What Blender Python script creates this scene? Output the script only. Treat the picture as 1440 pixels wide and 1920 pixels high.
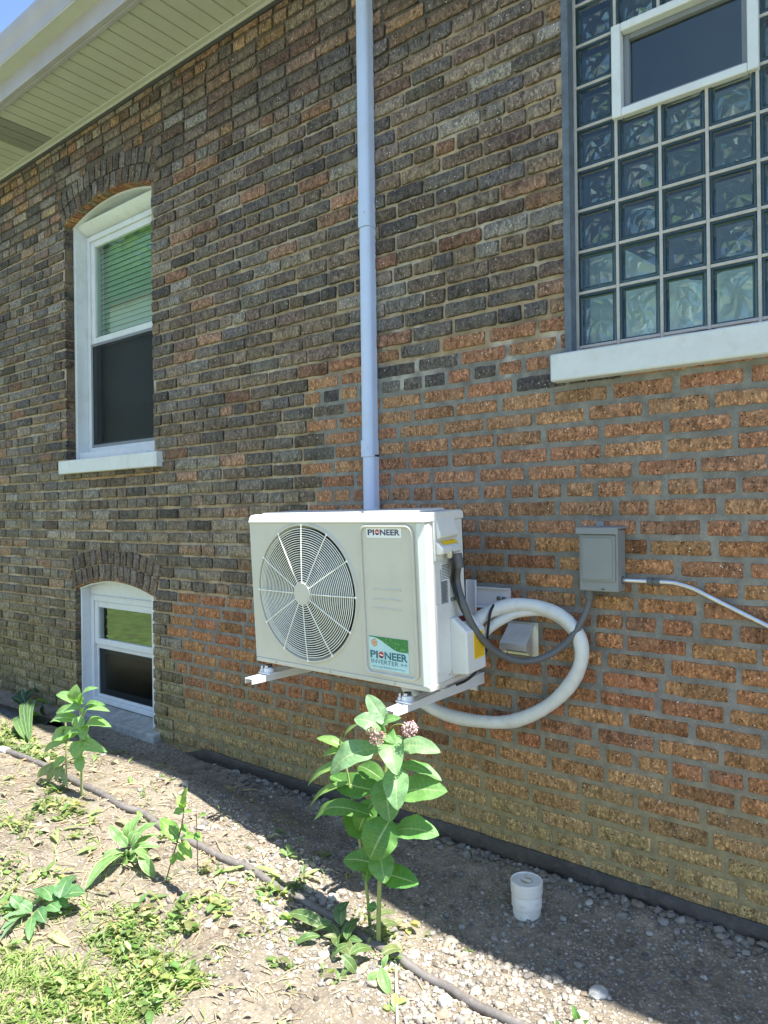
import bpy, math, random
import numpy as np
from mathutils import Matrix, Vector
random.seed(7); rng = np.random.default_rng(7)
S = bpy.context.scene; COL = S.collection
for o in list(bpy.data.objects): bpy.data.objects.remove(o)

# ------------------------------------------------------------------ camera
FPX, D0, CH, RHO = 1330.0, 2.518, 1.42, 0.0127
LL = math.hypot(1697, FPX); ca, sa = 1697/LL, FPX/LL
RR = np.array([ca, sa, 0.]); FF = np.array([-sa, ca, 0.]); UU = np.array([0, 0, 1.])
CX = math.cos(RHO)*RR - math.sin(RHO)*UU; CY = math.sin(RHO)*RR + math.cos(RHO)*UU
CC = np.array([0, -D0, CH])
cd = bpy.data.cameras.new('camera'); cam = bpy.data.objects.new('camera', cd); COL.objects.link(cam)
M = Matrix(((CX[0], CY[0], -FF[0], CC[0]), (CX[1], CY[1], -FF[1], CC[1]), (CX[2], CY[2], -FF[2], CC[2]), (0, 0, 0, 1)))
cam.matrix_world = M
cd.sensor_fit = 'VERTICAL'; cd.sensor_height = 36; cd.lens = FPX/1920*36; cd.clip_start = 0.05; cd.clip_end = 2000
S.camera = cam
S.render.resolution_x = 768; S.render.resolution_y = 1024

# ------------------------------------------------------------------ sky, sun, exposure
SUN = Vector((0.407, -0.0235, 0.913)).normalized()
w = bpy.data.worlds.new('World'); S.world = w; w.use_nodes = True
nt = w.node_tree; bg = nt.nodes['Background']
sk = nt.nodes.new('ShaderNodeTexSky'); sk.sky_type = 'NISHITA'; sk.sun_disc = False
sk.sun_elevation = math.asin(SUN.z); sk.sun_rotation = math.atan2(SUN.x, SUN.y)
sk.air_density = 1.0; sk.dust_density = 0.3; sk.ozone_density = 3.0
nt.links.new(sk.outputs[0], bg.inputs[0]); bg.inputs[1].default_value = 0.12
sl = bpy.data.lights.new('sun', 'SUN'); sl.energy = 4.9; sl.angle = math.radians(0.53); sl.color = (1, 0.965, 0.91)
so = bpy.data.objects.new('sun', sl); COL.objects.link(so)
so.rotation_euler = (-SUN).to_track_quat('-Z', 'Y').to_euler()
S.view_settings.view_transform = 'Standard'; S.view_settings.look = 'None'
S.view_settings.gamma = 1; S.view_settings.exposure = 1.45
S.render.engine = 'CYCLES'
S.cycles.max_bounces = 8; S.cycles.diffuse_bounces = 4; S.cycles.glossy_bounces = 4; S.cycles.transparent_max_bounces = 12

# ------------------------------------------------------------------ helpers
def ray(u, v): return FF + CX*(u-720)/FPX - CY*(v-960)/FPX
def wy(u, v, y=0.):
    r = ray(u, v); return CC + r*((y-CC[1])/r[1])
def wz(u, v, z=0.):
    r = ray(u, v); return CC + r*((z-CC[2])/r[2])
def pxm(p): return float((np.array(p)-CC) @ FF)/FPX          # metres per pixel at p
def h2(ix, iy, s):
    n = (ix*374761393 + iy*668265263 + s*2246822519) & 0xffffffff
    n = ((n ^ (n >> 13))*1274126177) & 0xffffffff
    return ((n ^ (n >> 16)) & 0xffff)/65535.0
def vnoise(x, y, s=0):
    x = np.asarray(x, float); y = np.asarray(y, float)
    ix = np.floor(x).astype(np.int64); iy = np.floor(y).astype(np.int64)
    fx = x-ix; fy = y-iy; fx = fx*fx*(3-2*fx); fy = fy*fy*(3-2*fy)
    a = h2(ix, iy, s); b = h2(ix+1, iy, s); c = h2(ix, iy+1, s); d = h2(ix+1, iy+1, s)
    return (a*(1-fx)+b*fx)*(1-fy)+(c*(1-fx)+d*fx)*fy
def fbm(x, y, s=0, o=4):
    r = 0; a = .5; t = 0
    for i in range(o):
        r = r+a*vnoise(x*2**i, y*2**i, s+i*17); t += a; a *= .5
    return r/t
def sstep(a, b, x): t = np.clip((x-a)/(b-a), 0, 1); return t*t*(3-2*t)
BX = [-30, -3.6, -2.86, -2.34, -1.93, -1.24, -.67, 30]; BZ = [.13, .15, .17, .11, .04, -.05, -.02, -.02]
def gz(x, y):
    x = np.asarray(x, float); y = np.asarray(y, float); o = -y
    t = sstep(.08, .46, o)
    b = np.interp(x, BX, BZ)*t
    b = b*(1-.6*sstep(1.3, 3.0, o))
    d = .035*(fbm(x*2.1, y*2.1, 3, 2)-.5)*sstep(.1, .5, o) + .022*(fbm(x*7, y*7, 9, 3)-.5) + .012*(fbm(x*30, y*30, 5, 3)-.5)
    return b + .042*(1-sstep(.04, .20, o))*(1+.5*(1-sstep(-3.75, -3.4, x))) + d*(1-sstep(4, 12, np.hypot(x+2, y)))
def onground(u, v):
    r = ray(u, v); z = 0.
    for _ in range(25):
        p = CC + r*((z-CC[2])/r[2]); z = .5*z+.5*float(gz(p[0], p[1]))
    return np.array([p[0], p[1], float(gz(p[0], p[1]))])

class MB:
    def __init__(s): s.v = []; s.f = []; s.c = []; s.col = (1, 1, 1); s.mi = []; s.m = 0
    def add(s, vs, fs, col=None):
        b = len(s.v); s.v += [tuple(map(float, p)) for p in vs]; s.f += [tuple(b+i for i in f) for f in fs]
        s.mi += [s.m]*len(fs)
        if col is None: s.c += [s.col]*len(vs)
        elif len(col) == len(vs) and not isinstance(col[0], (int, float)): s.c += list(col)
        else: s.c += [col]*len(vs)
        return s
    def box(s, x0, x1, y0, y1, z0, z1):
        x0, x1 = sorted((x0, x1)); y0, y1 = sorted((y0, y1)); z0, z1 = sorted((z0, z1))
        v = [(x, y, z) for z in (z0, z1) for y in (y0, y1) for x in (x0, x1)]
        return s.add(v, [(0, 2, 3, 1), (4, 5, 7, 6), (0, 1, 5, 4), (2, 6, 7, 3), (0, 4, 6, 2), (1, 3, 7, 5)])
    def prism(s, poly, axis, a0, a1):
        """poly: 2-D points; axis 0/1/2 extrusion axis"""
        n = len(poly); vs = []
        for a in (a0, a1):
            for p, q in poly:
                vs.append({0: (a, p, q), 1: (p, a, q), 2: (p, q, a)}[axis])
        fs = [tuple(range(n)), tuple(range(2*n-1, n-1, -1))]+[(i, i+n, (i+1) % n+n, (i+1) % n) for i in range(n)]
        return s.add(vs, fs)
    def tube(s, pts, r, n=10, cap=True, closed=False):
        pts = [np.array(p, float) for p in pts]; m = len(pts)
        rs = r if hasattr(r, '__len__') else [r]*m
        up = np.array([0, 0, 1.]); vs = []; prev = None
        for i, p in enumerate(pts):
            if closed: t = pts[(i+1) % m]-pts[i-1]
            else: t = pts[min(i+1, m-1)]-pts[max(i-1, 0)]
            t = t/(np.linalg.norm(t)+1e-9)
            if prev is None:
                a = np.cross(t, up)
                if np.linalg.norm(a) < .2: a = np.cross(t, np.array([0, 1., 0]))
            else: a = prev - t*(prev @ t)
            a = a/np.linalg.norm(a); prev = a; b = np.cross(t, a)
            for k in range(n):
                th = 2*math.pi*k/n; vs.append(p+rs[i]*(math.cos(th)*a+math.sin(th)*b))
        fs = []
        for i in range(m if closed else m-1):
            j = (i+1) % m
            for k in range(n): fs.append((i*n+k, j*n+k, j*n+(k+1) % n, i*n+(k+1) % n))
        if cap and not closed: fs += [tuple(range(n)), tuple(range(m*n-1, (m-1)*n-1, -1))]
        return s.add(vs, fs)
    def lathe(s, prof, c, axis=2, n=32, cap=True):
        """prof: (radius, height) list about an axis through c"""
        vs = []
        for r, h in prof:
            for k in range(n):
                t = 2*math.pi*k/n; a, b = r*math.cos(t), r*math.sin(t)
                vs.append({2: (c[0]+a, c[1]+b, c[2]+h), 1: (c[0]+a, c[1]+h, c[2]+b), 0: (c[0]+h, c[1]+a, c[2]+b)}[axis])
        m = len(prof)
        fs = [(i*n+k, i*n+(k+1) % n, (i+1)*n+(k+1) % n, (i+1)*n+k) for i in range(m-1) for k in range(n)]
        if cap: fs += [tuple(range(n-1, -1, -1)), tuple(range((m-1)*n, m*n))]
        return s.add(vs, fs)
def spline(pts, n=8):
    P = [np.array(p, float) for p in pts]; P = [2*P[0]-P[1]]+P+[2*P[-1]-P[-2]]; out = []
    for i in range(1, len(P)-2):
        for k in range(n):
            t = k/n
            out.append(.5*((2*P[i])+(-P[i-1]+P[i+1])*t+(2*P[i-1]-5*P[i]+4*P[i+1]-P[i+2])*t*t+(-P[i-1]+3*P[i]-3*P[i+1]+P[i+2])*t**3))
    out.append(P[-2]); return out

def wloc(o):
    p = np.zeros(3)
    while o is not None: p = p+np.array(o.location); o = o.parent
    return p
def obj(name, mb, mat, parent=None, loc=None, bevel=0, smooth=True, angle=35, local=False, seg=2):
    me = bpy.data.meshes.new(name)
    v = np.array(mb.v, float)
    if parent is not None and not local: v = v-wloc(parent)
    if parent is None and loc is not None: v = v-np.array(loc)
    me.from_pydata(v.tolist(), [], mb.f)
    at = me.color_attributes.new('col', 'FLOAT_COLOR', 'POINT')
    c = np.ones((len(mb.v), 4)); c[:, :3] = np.array(mb.c); at.data.foreach_set('color', c.ravel())
    for m in (mat if isinstance(mat, (list, tuple)) else [mat]): me.materials.append(m)
    if any(mb.mi): me.polygons.foreach_set('material_index', mb.mi)
    me.validate(); me.update()
    if smooth:
        me.shade_smooth(); me.set_sharp_from_angle(angle=math.radians(angle))
    o = bpy.data.objects.new(name, me); COL.objects.link(o)
    if parent is not None: o.parent = parent
    elif loc is not None: o.location = loc
    if bevel:
        b = o.modifiers.new('bevel', 'BEVEL'); b.width = bevel; b.segments = seg; b.limit_method = 'ANGLE'; b.angle_limit = math.radians(40)
    return o
def tag(o, label=None, cat=None, group=None, kind=None):
    if label: o['label'] = label
    if cat: o['category'] = cat
    if group: o['group'] = group
    if kind: o['kind'] = kind
    return o
def thing(name, loc, label, cat, group=None):
    o = bpy.data.objects.new(name, None); COL.objects.link(o); o.location = [float(a) for a in loc]
    o.empty_display_size = .1
    return tag(o, label, cat, group)

# ------------------------------------------------------------------ materials
class NG:
    def __init__(s, name):
        s.m = bpy.data.materials.new(name); s.m.use_nodes = True; s.t = s.m.node_tree; s.b = s.t.nodes['Principled BSDF']
        s.out = s.t.nodes['Material Output']
        s.tc = s.n('ShaderNodeTexCoord')
    def n(s, t, **k):
        x = s.t.nodes.new(t)
        for a, b in k.items(): setattr(x, a, b)
        return x
    def l(s, a, b): s.t.links.new(a, b)
    def setin(s, sock, val):
        if isinstance(val, bpy.types.NodeSocket): s.l(val, sock)
        elif val is not None:
            sock.default_value = tuple(val)+(1,) if hasattr(val, '__len__') and len(val) == 3 and len(sock.default_value) == 4 else val
    def noise(s, scale, detail=3, rough=.55, stretch=None, src='Object', dist=0):
        x = s.n('ShaderNodeTexNoise'); x.inputs['Scale'].default_value = scale; x.inputs['Detail'].default_value = detail
        x.inputs['Roughness'].default_value = rough; x.inputs['Distortion'].default_value = dist
        v = s.tc.outputs[src]
        if stretch:
            mp = s.n('ShaderNodeMapping'); mp.inputs['Scale'].default_value = stretch; s.l(v, mp.inputs[0]); v = mp.outputs[0]
        s.l(v, x.inputs['Vector']); return x.outputs['Fac']
    def voro(s, scale, feature='F1', out='Distance', stretch=None):
        x = s.n('ShaderNodeTexVoronoi'); x.feature = feature; x.inputs['Scale'].default_value = scale
        v = s.tc.outputs['Object']
        if stretch:
            mp = s.n('ShaderNodeMapping'); mp.inputs['Scale'].default_value = stretch; s.l(v, mp.inputs[0]); v = mp.outputs[0]
        s.l(v, x.inputs['Vector']); return x.outputs[out]
    def ramp(s, fac, a, b, c0=0., c1=1.):
        x = s.n('ShaderNodeMapRange'); x.inputs['From Min'].default_value = a; x.inputs['From Max'].default_value = b
        x.inputs['To Min'].default_value = c0; x.inputs['To Max'].default_value = c1; s.l(fac, x.inputs['Value']); return x.outputs[0]
    def math(s, op, a, b=None):
        x = s.n('ShaderNodeMath', operation=op); s.setin(x.inputs[0], a)
        if b is not None: s.setin(x.inputs[1], b)
        return x.outputs[0]
    def mix(s, fac, a, b, mode='MIX'):
        x = s.n('ShaderNodeMix', data_type='RGBA', blend_type=mode)
        s.setin(x.inputs[0], fac); s.setin(x.inputs[6], a); s.setin(x.inputs[7], b); return x.outputs[2]
    def attr(s, nm='col'):
        x = s.n('ShaderNodeAttribute'); x.attribute_name = nm; return x.outputs['Color']
    def bump(s, h, dist, strength=1.):
        x = s.n('ShaderNodeBump'); x.inputs['Strength'].default_value = strength; x.inputs['Distance'].default_value = dist
        s.l(h, x.inputs['Height']); s.l(x.outputs[0], s.b.inputs['Normal']); return x
    def fin(s, col=None, rough=None, metal=None, spec=None):
        if col is not None: s.setin(s.b.inputs['Base Color'], col)
        if rough is not None: s.setin(s.b.inputs['Roughness'], rough)
        if metal is not None: s.setin(s.b.inputs['Metallic'], metal)
        if spec is not None: s.setin(s.b.inputs['Specular IOR Level'], spec)
        return s.m
def simple(name, col, rough=.5, metal=0, var=.06, sc=9, bump=0, bsc=200, spec=.5, dirt=None, dirtamt=.3):
    g = NG(name); n1 = g.noise(sc, 5, .6)
    c = g.mix(g.ramp(n1, .3, .7), [a*(1-var) for a in col], [min(1, a*(1+var)) for a in col])
    if dirt: c = g.mix(g.ramp(g.noise(sc*2.3, 6, .7), .5, .75, 0, dirtamt), c, dirt)
    if bump: g.bump(g.noise(bsc, 3), bump)
    r = g.ramp(g.noise(sc*3, 3), .3, .7, max(0, rough-.07), min(1, rough+.07))
    return g.fin(c, r, metal, spec)
def attrmat(name, rough=.5, var=.1, sc=60, bump=0, bsc=150, metal=0):
    g = NG(name); c = g.mix(g.ramp(g.noise(sc, 4), .3, .7, 0, 1), g.mix(1, g.attr(), (1-var,)*3, 'MULTIPLY'), g.attr())
    if bump: g.bump(g.noise(bsc, 4), bump)
    return g.fin(c, rough, metal)

MT = {}
# brick: colour per brick in the mesh, pits, white flecks, cloudy scorch inside the brick
g = NG('brick'); a = g.attr()
n1 = g.noise(24, 5, .7, stretch=(1.5, 1, .8)); n2 = g.noise(70, 5, .75, stretch=(1.4, 1, .8))
c = g.mix(g.ramp(n1, .36, .62), g.mix(1, a, (.34, .33, .33), 'MULTIPLY'), a)
c = g.mix(g.ramp(n2, .5, .64, 0, .8), c, g.mix(1, a, (1.95, 1.88, 1.78), 'MULTIPLY'))
c = g.mix(g.ramp(g.noise(170, 4, .7), .55, .64, 0, .85), c, g.mix(1, a, (.42, .38, .36), 'MULTIPLY'))
sm = g.math('MULTIPLY', g.ramp(g.noise(7, 7, .72), .53, .68, 0, .55), 1.0); c = g.mix(sm, c, g.mix(.5, a, (.36, .29, .21)))
vd = g.voro(70, stretch=(1, 1, 1.5)); pitm = g.math('MULTIPLY', g.ramp(vd, .13, .23, 1, 0), g.ramp(g.noise(11, 4, .7), .44, .52))
c = g.mix(pitm, c, (.016, .013, .011))
flk = g.math('MULTIPLY', g.ramp(g.voro(52, stretch=(1, 1.2, 1.1)), .1, .15, 1, 0), g.ramp(g.noise(23, 2), .54, .58))
c = g.mix(flk, c, (.75, .72, .66))
h = g.math('ADD', g.math('MULTIPLY', g.noise(48, 6, .75), 1.4), g.math('MULTIPLY', pitm, -1.0))
g.bump(h, .0055, .9); MT['brick'] = g.fin(c, .92, spec=.25)
g = NG('mortar'); a = g.attr()
c = g.mix(g.ramp(g.noise(16, 5, .65), .35, .7), g.mix(1, a, (.68, .67, .66), 'MULTIPLY'), g.mix(1, a, (1.15, 1.14, 1.1), 'MULTIPLY'))
c = g.mix(g.ramp(g.noise(210, 3, .6), .6, .7, 0, .6), c, g.mix(1, a, (.4, .38, .36), 'MULTIPLY'))
c = g.mix(g.math('MULTIPLY', g.ramp(g.voro(120), .1, .15, .8, 0), g.ramp(g.noise(19, 2), .5, .56)), c, (.66, .64, .58))
g.bump(g.noise(80, 6, .7), .005, .8); MT['mortar'] = g.fin(c, .95, spec=.2)
# paints, metals, plastics
MT['white_trim'] = simple('white_trim', (.66, .69, .71), .4, var=.04, sc=5, dirt=(.36, .33, .28), dirtamt=.3)
MT['sill_paint'] = simple('sill_paint', (.62, .65, .66), .55, var=.05, sc=8, bump=.0015, bsc=60, dirt=(.42, .4, .34), dirtamt=.35)
MT['concrete'] = simple('concrete', (.36, .36, .33), .9, var=.25, sc=14, bump=.004, bsc=90, dirt=(.12, .11, .1), dirtamt=.6)
MT['soffit'] = simple('soffit', (.50, .50, .455), .5, var=.05, sc=3, dirt=(.38, .36, .3), dirtamt=.25)
MT['gutter'] = simple('gutter', (.40, .38, .42), .45, var=.08, sc=5, dirt=(.35, .3, .28), dirtamt=.25)
MT['gap_shade'] = simple('gap_shade', (.05, .05, .055), .6)  # near-black, only for the painted shadow strip below the soffit
MT['duct'] = simple('duct', (.50, .59, .80), .38, var=.05, sc=3, dirt=(.40, .42, .48), dirtamt=.3)  # white pipe; blue of the reflected sky put into its base colour
MT['ac_paint_shaded'] = simple('ac_paint_shaded', (.56, .54, .485), .38, var=.035, sc=3, dirt=(.36, .33, .27), dirtamt=.22)  # same paint as the sides, darker: the front's shade is put into the colour
MT['ac_side'] = simple('ac_side', (.66, .67, .65), .4, var=.04, sc=4, dirt=(.42, .39, .32), dirtamt=.22)
MT['wire'] = simple('wire', (.86, .86, .80), .3)
MT['dark'] = simple('dark', (.008, .008, .009), .7)
MT['fan'] = simple('fan', (.035, .04, .05), .35)
MT['bracket'] = simple('bracket', (.68, .69, .71), .35, var=.04)
MT['rubber'] = simple('rubber', (.06, .06, .06), .7)
MT['whip'] = simple('whip', (.10, .105, .11), .5, var=.1)
MT['cable'] = simple('cable', (.015, .015, .016), .4)
MT['insul'] = simple('insul', (.62, .63, .61), .5, var=.07, sc=12, bump=.0025, bsc=38, dirt=(.42, .40, .34), dirtamt=.4)
MT['boxgrey'] = simple('boxgrey', (.22, .235, .235), .5, var=.06, sc=7, bump=.0004, bsc=300)
MT['emt'] = simple('emt', (.55, .56, .58), .3, metal=1, var=.12, sc=14)
MT['hood'] = simple('hood', (.72, .72, .71), .36, metal=.75, var=.12, sc=10, bump=.0006, bsc=25, dirt=(.3, .27, .22), dirtamt=.25)
MT['steel'] = simple('steel', (.5, .5, .5), .35, metal=1)
MT['membrane'] = simple('membrane', (.030, .027, .026), .5, var=.3, sc=12, bump=.003, bsc=40, dirt=(.12, .10, .08), dirtamt=.5)
MT['pvc'] = simple('pvc', (.66, .66, .63), .45, var=.05, sc=15, dirt=(.28, .24, .19), dirtamt=.5)
MT['hose'] = simple('hose', (.15, .135, .125), .55, var=.2, sc=25, dirt=(.34, .29, .23), dirtamt=.6)
MT['corr'] = simple('corr', (.02, .022, .025), .5)
MT['yellow'] = simple('yellow', (.85, .55, .02), .5, var=.03)
MT['paper'] = simple('paper', (.78, .80, .82), .4, var=.02)
MT['plate'] = simple('plate', (.30, .32, .34), .4, var=.05)
MT['navy'] = simple('navy', (.02, .025, .10), .4)
MT['ink'] = simple('ink', (.03, .03, .035), .5)
MT['red'] = simple('red', (.55, .03, .03), .4)
MT['teal'] = simple('teal', (.02, .14, .20), .4)
MT['orange'] = simple('orange', (.75, .25, .04), .4)
MT['bluel'] = simple('bluel', (.45, .66, .72), .4, var=.08, sc=20)
MT['maroon'] = simple('maroon', (.16, .02, .03), .4)
g = NG('droplet_green'); c = g.mix(g.ramp(g.voro(110), .0, .35), (.30, .62, .32), (.03, .20, .05))
MT['green_print'] = g.fin(c, .35)
MT['blind'] = simple('blind', (.34, .43, .37), .6)
MT['interior'] = simple('interior', (.12, .12, .11), .9)
MT['curtain'] = simple('curtain', (.92, .92, .88), .9, var=.3, sc=7)
MT['grey_siding'] = simple('grey_siding', (.80, .82, .80), .6)
MT['frame_grey'] = simple('frame_grey', (.20, .215, .24), .45)
MT['block_joint'] = simple('block_joint', (.46, .44, .42), .9, var=.1, sc=30, bump=.002, bsc=120)
MT['reveal'] = simple('reveal', (.12, .15, .19), .8, var=.25, sc=16, bump=.003, bsc=80)
MT['stoneattr'] = attrmat('stoneattr', .85, .35, 70, .002, 220)
MT['straw'] = attrmat('straw', .8, .3, 90)
def glassy(name, tint, rough=.02, ior=1.8, bump=0, bs=20):
    g = NG(name); t = g.t
    tr = g.n('ShaderNodeBsdfTransparent'); tr.inputs[0].default_value = (*tint, 1)
    gl = g.n('ShaderNodeBsdfGlossy'); gl.inputs['Roughness'].default_value = rough; gl.inputs[0].default_value = (.95, 1, .97, 1)
    fr = g.n('ShaderNodeFresnel'); fr.inputs[0].default_value = ior
    ge = g.n('ShaderNodeNewGeometry'); ff = g.math('MULTIPLY', fr.outputs[0], g.math('SUBTRACT', 1.0, ge.outputs['Backfacing']))
    mx = g.n('ShaderNodeMixShader'); g.l(ff, mx.inputs[0]); g.l(tr.outputs[0], mx.inputs[1]); g.l(gl.outputs[0], mx.inputs[2])
    if bump:
        b = g.n('ShaderNodeBump'); b.inputs['Distance'].default_value = bump; g.l(g.noise(bs, 2), b.inputs['Height'])
        g.l(b.outputs[0], gl.inputs['Normal']); g.l(b.outputs[0], fr.inputs['Normal'])
    g.l(mx.outputs[0], g.out.inputs[0]); return g.m
MT['glass'] = glassy('glass', (.9, .97, .92), ior=2.3, bump=.0005, bs=3)
MT['glass_dark'] = glassy('glass_dark', (.62, .66, .68), bump=.0004, bs=3)
MT['screen'] = glassy('screen', (.5, .52, .54), rough=.3, ior=1.3)
MT['block_glass'] = glassy('block_glass', (.84, .93, .90), rough=.06, ior=1.7, bump=.004, bs=13)
MT['block_back'] = glassy('block_back', (.85, .93, .90), rough=.10, ior=2.0, bump=.003, bs=18)
g = NG('block_rim'); g.b.inputs['Transmission Weight'].default_value = .55; g.fin((.05, .10, .12), .05); MT['block_rim'] = g.m
g = NG('leaf'); a = g.attr(); c = g.mix(g.ramp(g.noise(60, 4), .3, .7), g.mix(1, a, (.75, .8, .75), 'MULTIPLY'), g.mix(1, a, (1.15, 1.1, 1.1), 'MULTIPLY'))
c = g.mix(g.ramp(g.noise(19, 5, .7), .60, .72, 0, .5), c, g.mix(1, a, (1.5, 1.25, .8), 'MULTIPLY')); g.bump(g.noise(110, 4), .002, .7); g.fin(c, .47)
tl = g.n('ShaderNodeBsdfTranslucent'); g.l(g.mix(1, a, (1.3, 1.6, .5), 'MULTIPLY'), tl.inputs[0])
mx = g.n('ShaderNodeMixShader'); mx.inputs[0].default_value = .32
g.l(g.b.outputs[0], mx.inputs[1]); g.l(tl.outputs[0], mx.inputs[2]); g.l(mx.outputs[0], g.out.inputs[0]); MT['leaf'] = g.m
MT['stem'] = attrmat('stem', .6, .15, 60)
MT['bark'] = simple('bark', (.10, .07, .05), .9, var=.3, bump=.01, bsc=20)
# soil
g = NG('soil'); n1 = g.noise(1.6, 5, .65); n2 = g.noise(14, 6, .75); n3 = g.noise(90, 5, .7)
c = g.mix(g.ramp(n1, .35, .65), (.195, .163, .122), (.315, .27, .20))
c = g.mix(g.ramp(n2, .4, .65, 0, .8), c, (.12, .10, .078))
c = g.mix(g.ramp(n3, .52, .68, 0, .8), c, (.44, .38, .30))
vc = g.voro(55, out='Color'); sp = g.math('MULTIPLY', g.ramp(g.voro(55), .25, .33, 1, 0), g.ramp(g.noise(5, 3), .42, .56))
c = g.mix(g.math('MULTIPLY', sp, .8), c, g.mix(vc, (.28, .25, .21), (.58, .54, .46)))
hh = g.math('ADD', g.math('MULTIPLY', n2, 1.5), g.math('ADD', g.math('MULTIPLY', n3, .6), g.math('MULTIPLY', sp, .5)))
g.bump(hh, .012, .9); MT['soil'] = g.fin(c, .95, spec=.2)
# vent panel holes
g = NG('vent'); sx = g.n('ShaderNodeTexVoronoi'); sx.inputs['Randomness'].default_value = 0; sx.inputs['Scale'].default_value = 110
g.l(g.tc.outputs['Object'], sx.inputs['Vector'])
c = g.mix(g.ramp(sx.outputs['Distance'], .36, .44), (.04, .04, .035), (.47, .47, .43)); MT['vent'] = g.fin(c, .5)

# ------------------------------------------------------------------ ground
def axis(lo, hi, step, far0, far1):
    a = list(np.arange(lo, hi+1e-6, step)); s = step
    while a[-1] < far1: s *= 1.35; a.append(a[-1]+s)
    s = step
    while a[0] > far0: s *= 1.35; a.insert(0, a[0]-s)
    return np.array(a)
gx = axis(-6.5, .6, .016, -220, 220); gy = axis(-2.4, .02, .016, -220, 220)
X, Y = np.meshgrid(gx, gy); Z = gz(X, Y)
nx, ny = len(gx), len(gy)
me = bpy.data.meshes.new('ground')
me.vertices.add(nx*ny); me.vertices.foreach_set('co', np.stack([X, Y, Z], -1).ravel())
ii, jj = np.meshgrid(np.arange(nx-1), np.arange(ny-1)); q = (jj*nx+ii).ravel()
F = np.stack([q, q+1, q+nx+1, q+nx], -1)
me.loops.add(F.size); me.loops.foreach_set('vertex_index', F.ravel().astype(np.int32))
me.polygons.add(len(F)); me.polygons.foreach_set('loop_start', np.arange(0, F.size, 4, dtype=np.int32))
me.update(calc_edges=True); me.validate(); me.shade_smooth(); me.materials.append(MT['soil'])
go = bpy.data.objects.new('ground', me); COL.objects.link(go); go['kind'] = 'structure'

# ------------------------------------------------------------------ the house
house = thing('brick_house', (-2.5, 0, 0), 'old common-brick house wall, sooty dark above and repointed orange below, with white soffit and gutter', 'house')
WX0, WX1, WZ1 = -9.0, 1.4, 4.10
class Open:
    def __init__(s, x0, x1, z0, z1, rise=0, ring=0):
        s.x0, s.x1, s.z0, s.z1, s.rise, s.ring = x0, x1, z0, z1, rise, ring
        if rise:
            s.R = ((x1-x0)**2/4+rise**2)/(2*rise); s.cx = (x0+x1)/2; s.cz = z1+rise-s.R
    def top(s, x): return s.z1 if not s.rise else s.cz+math.sqrt(max(0, s.R**2-(x-s.cx)**2))
    def span(s, z, extra=0):
        """x-range cut from a course at height z (ring of arch bricks included)"""
        if z < s.z0 or z > s.z1+s.rise+s.ring: return None
        if z <= s.z1: return (s.x0, s.x1)
        if not s.rise: return None
        ro = s.R+s.ring; d = ro*ro-(z-s.cz)**2
        if d <= 0: return None
        hw = math.sqrt(d); lim = (s.x1-s.x0)/2+.03+.25*max(0, z-s.z1)
        hw = min(hw, lim); return (s.cx-hw, s.cx+hw)
OPS = [Open(-4.76, -3.735, 1.80, 3.435, .085, .215), Open(-4.672, -3.765, .085, .93, .068, .205), Open(-1.095, .55, 2.0, 4.2)]
CZ0, CP = 1.497, .0695
def zone(x, z):
    """weights: orange, top, moss"""
    jx = .10*(h2(np.int64(int(z/.0695)), np.int64(3), 5)-.5)
    orange = (x > -2.40+jx and z < 2.13) or (x > -3.56+jx*.6 and z < .985)
    return orange
BRC = MB()
def lerp(a, b, t): return tuple(a[i]*(1-t)+b[i]*t for i in range(3))
DARKS = [(.098, .086, .082), (.115, .100, .093), (.135, .116, .104), (.100, .090, .092), (.155, .138, .122), (.135, .108, .090), (.165, .15, .136), (.088, .078, .073), (.120, .108, .104), (.15, .122, .098), (.13, .095, .082), (.19, .175, .16)]
ORNG = [(.50, .225, .095), (.54, .25, .105), (.46, .19, .085), (.53, .27, .115), (.56, .30, .13), (.44, .19, .09), (.51, .235, .10), (.49, .195, .09), (.54, .28, .115), (.38, .18, .095)]
TOPS = [(.19, .125, .085), (.21, .115, .075), (.16, .105, .08), (.22, .16, .105), (.14, .11, .095), (.17, .15, .13), (.26, .16, .09), (.15, .09, .07), (.13, .11, .10), (.15, .12, .10)]
def bcol(x, z):
    k = random.random()
    if zone(x, z):
        c = lerp(random.choice(ORNG), (.36, .23, .15), .22); c = (lambda q: tuple(a*q for a in c))(random.uniform(.70, 1.0))
        if z > 1.35: c = lerp(c, (.44, .26, .18), .3)
        if z > 1.9 and random.random() < .3: c = random.choice(DARKS)
        m = 1-float(sstep(.16, .56, z))
        m = max(0, min(1, m+random.uniform(-.2, .2)*(m > 0.02)))
        c = lerp(c, (.42, .33, .15), m*.85)
        return c
    c = random.choice(DARKS)
    if k < .06: c = (.23, .13, .09)
    elif k < .065: c = (.27, .265, .245)
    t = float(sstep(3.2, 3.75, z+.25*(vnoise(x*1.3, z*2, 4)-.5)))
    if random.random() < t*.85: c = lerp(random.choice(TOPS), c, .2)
    elif random.random() < .35: c = lerp(c, (.20, .14, .10), .4)
    m = 0
    lim = 1.15 if x < -3.6 else .7
    m = float(1-sstep(.25, lim, z)); m = max(0, min(1, m+random.uniform(-.3, .15)))
    c = lerp(c, (.27, .23, .10), m*.85)
    c = lerp(c, (.17, .155, .10), .35*float(sstep(2.2, 1.2, z)) if z < 2.2 else 0)
    q = random.uniform(.9, 1.75)*(.78+.5*float(fbm(x*1.1, z*1.6, 61, 2))); return tuple(a*q for a in c)
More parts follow.
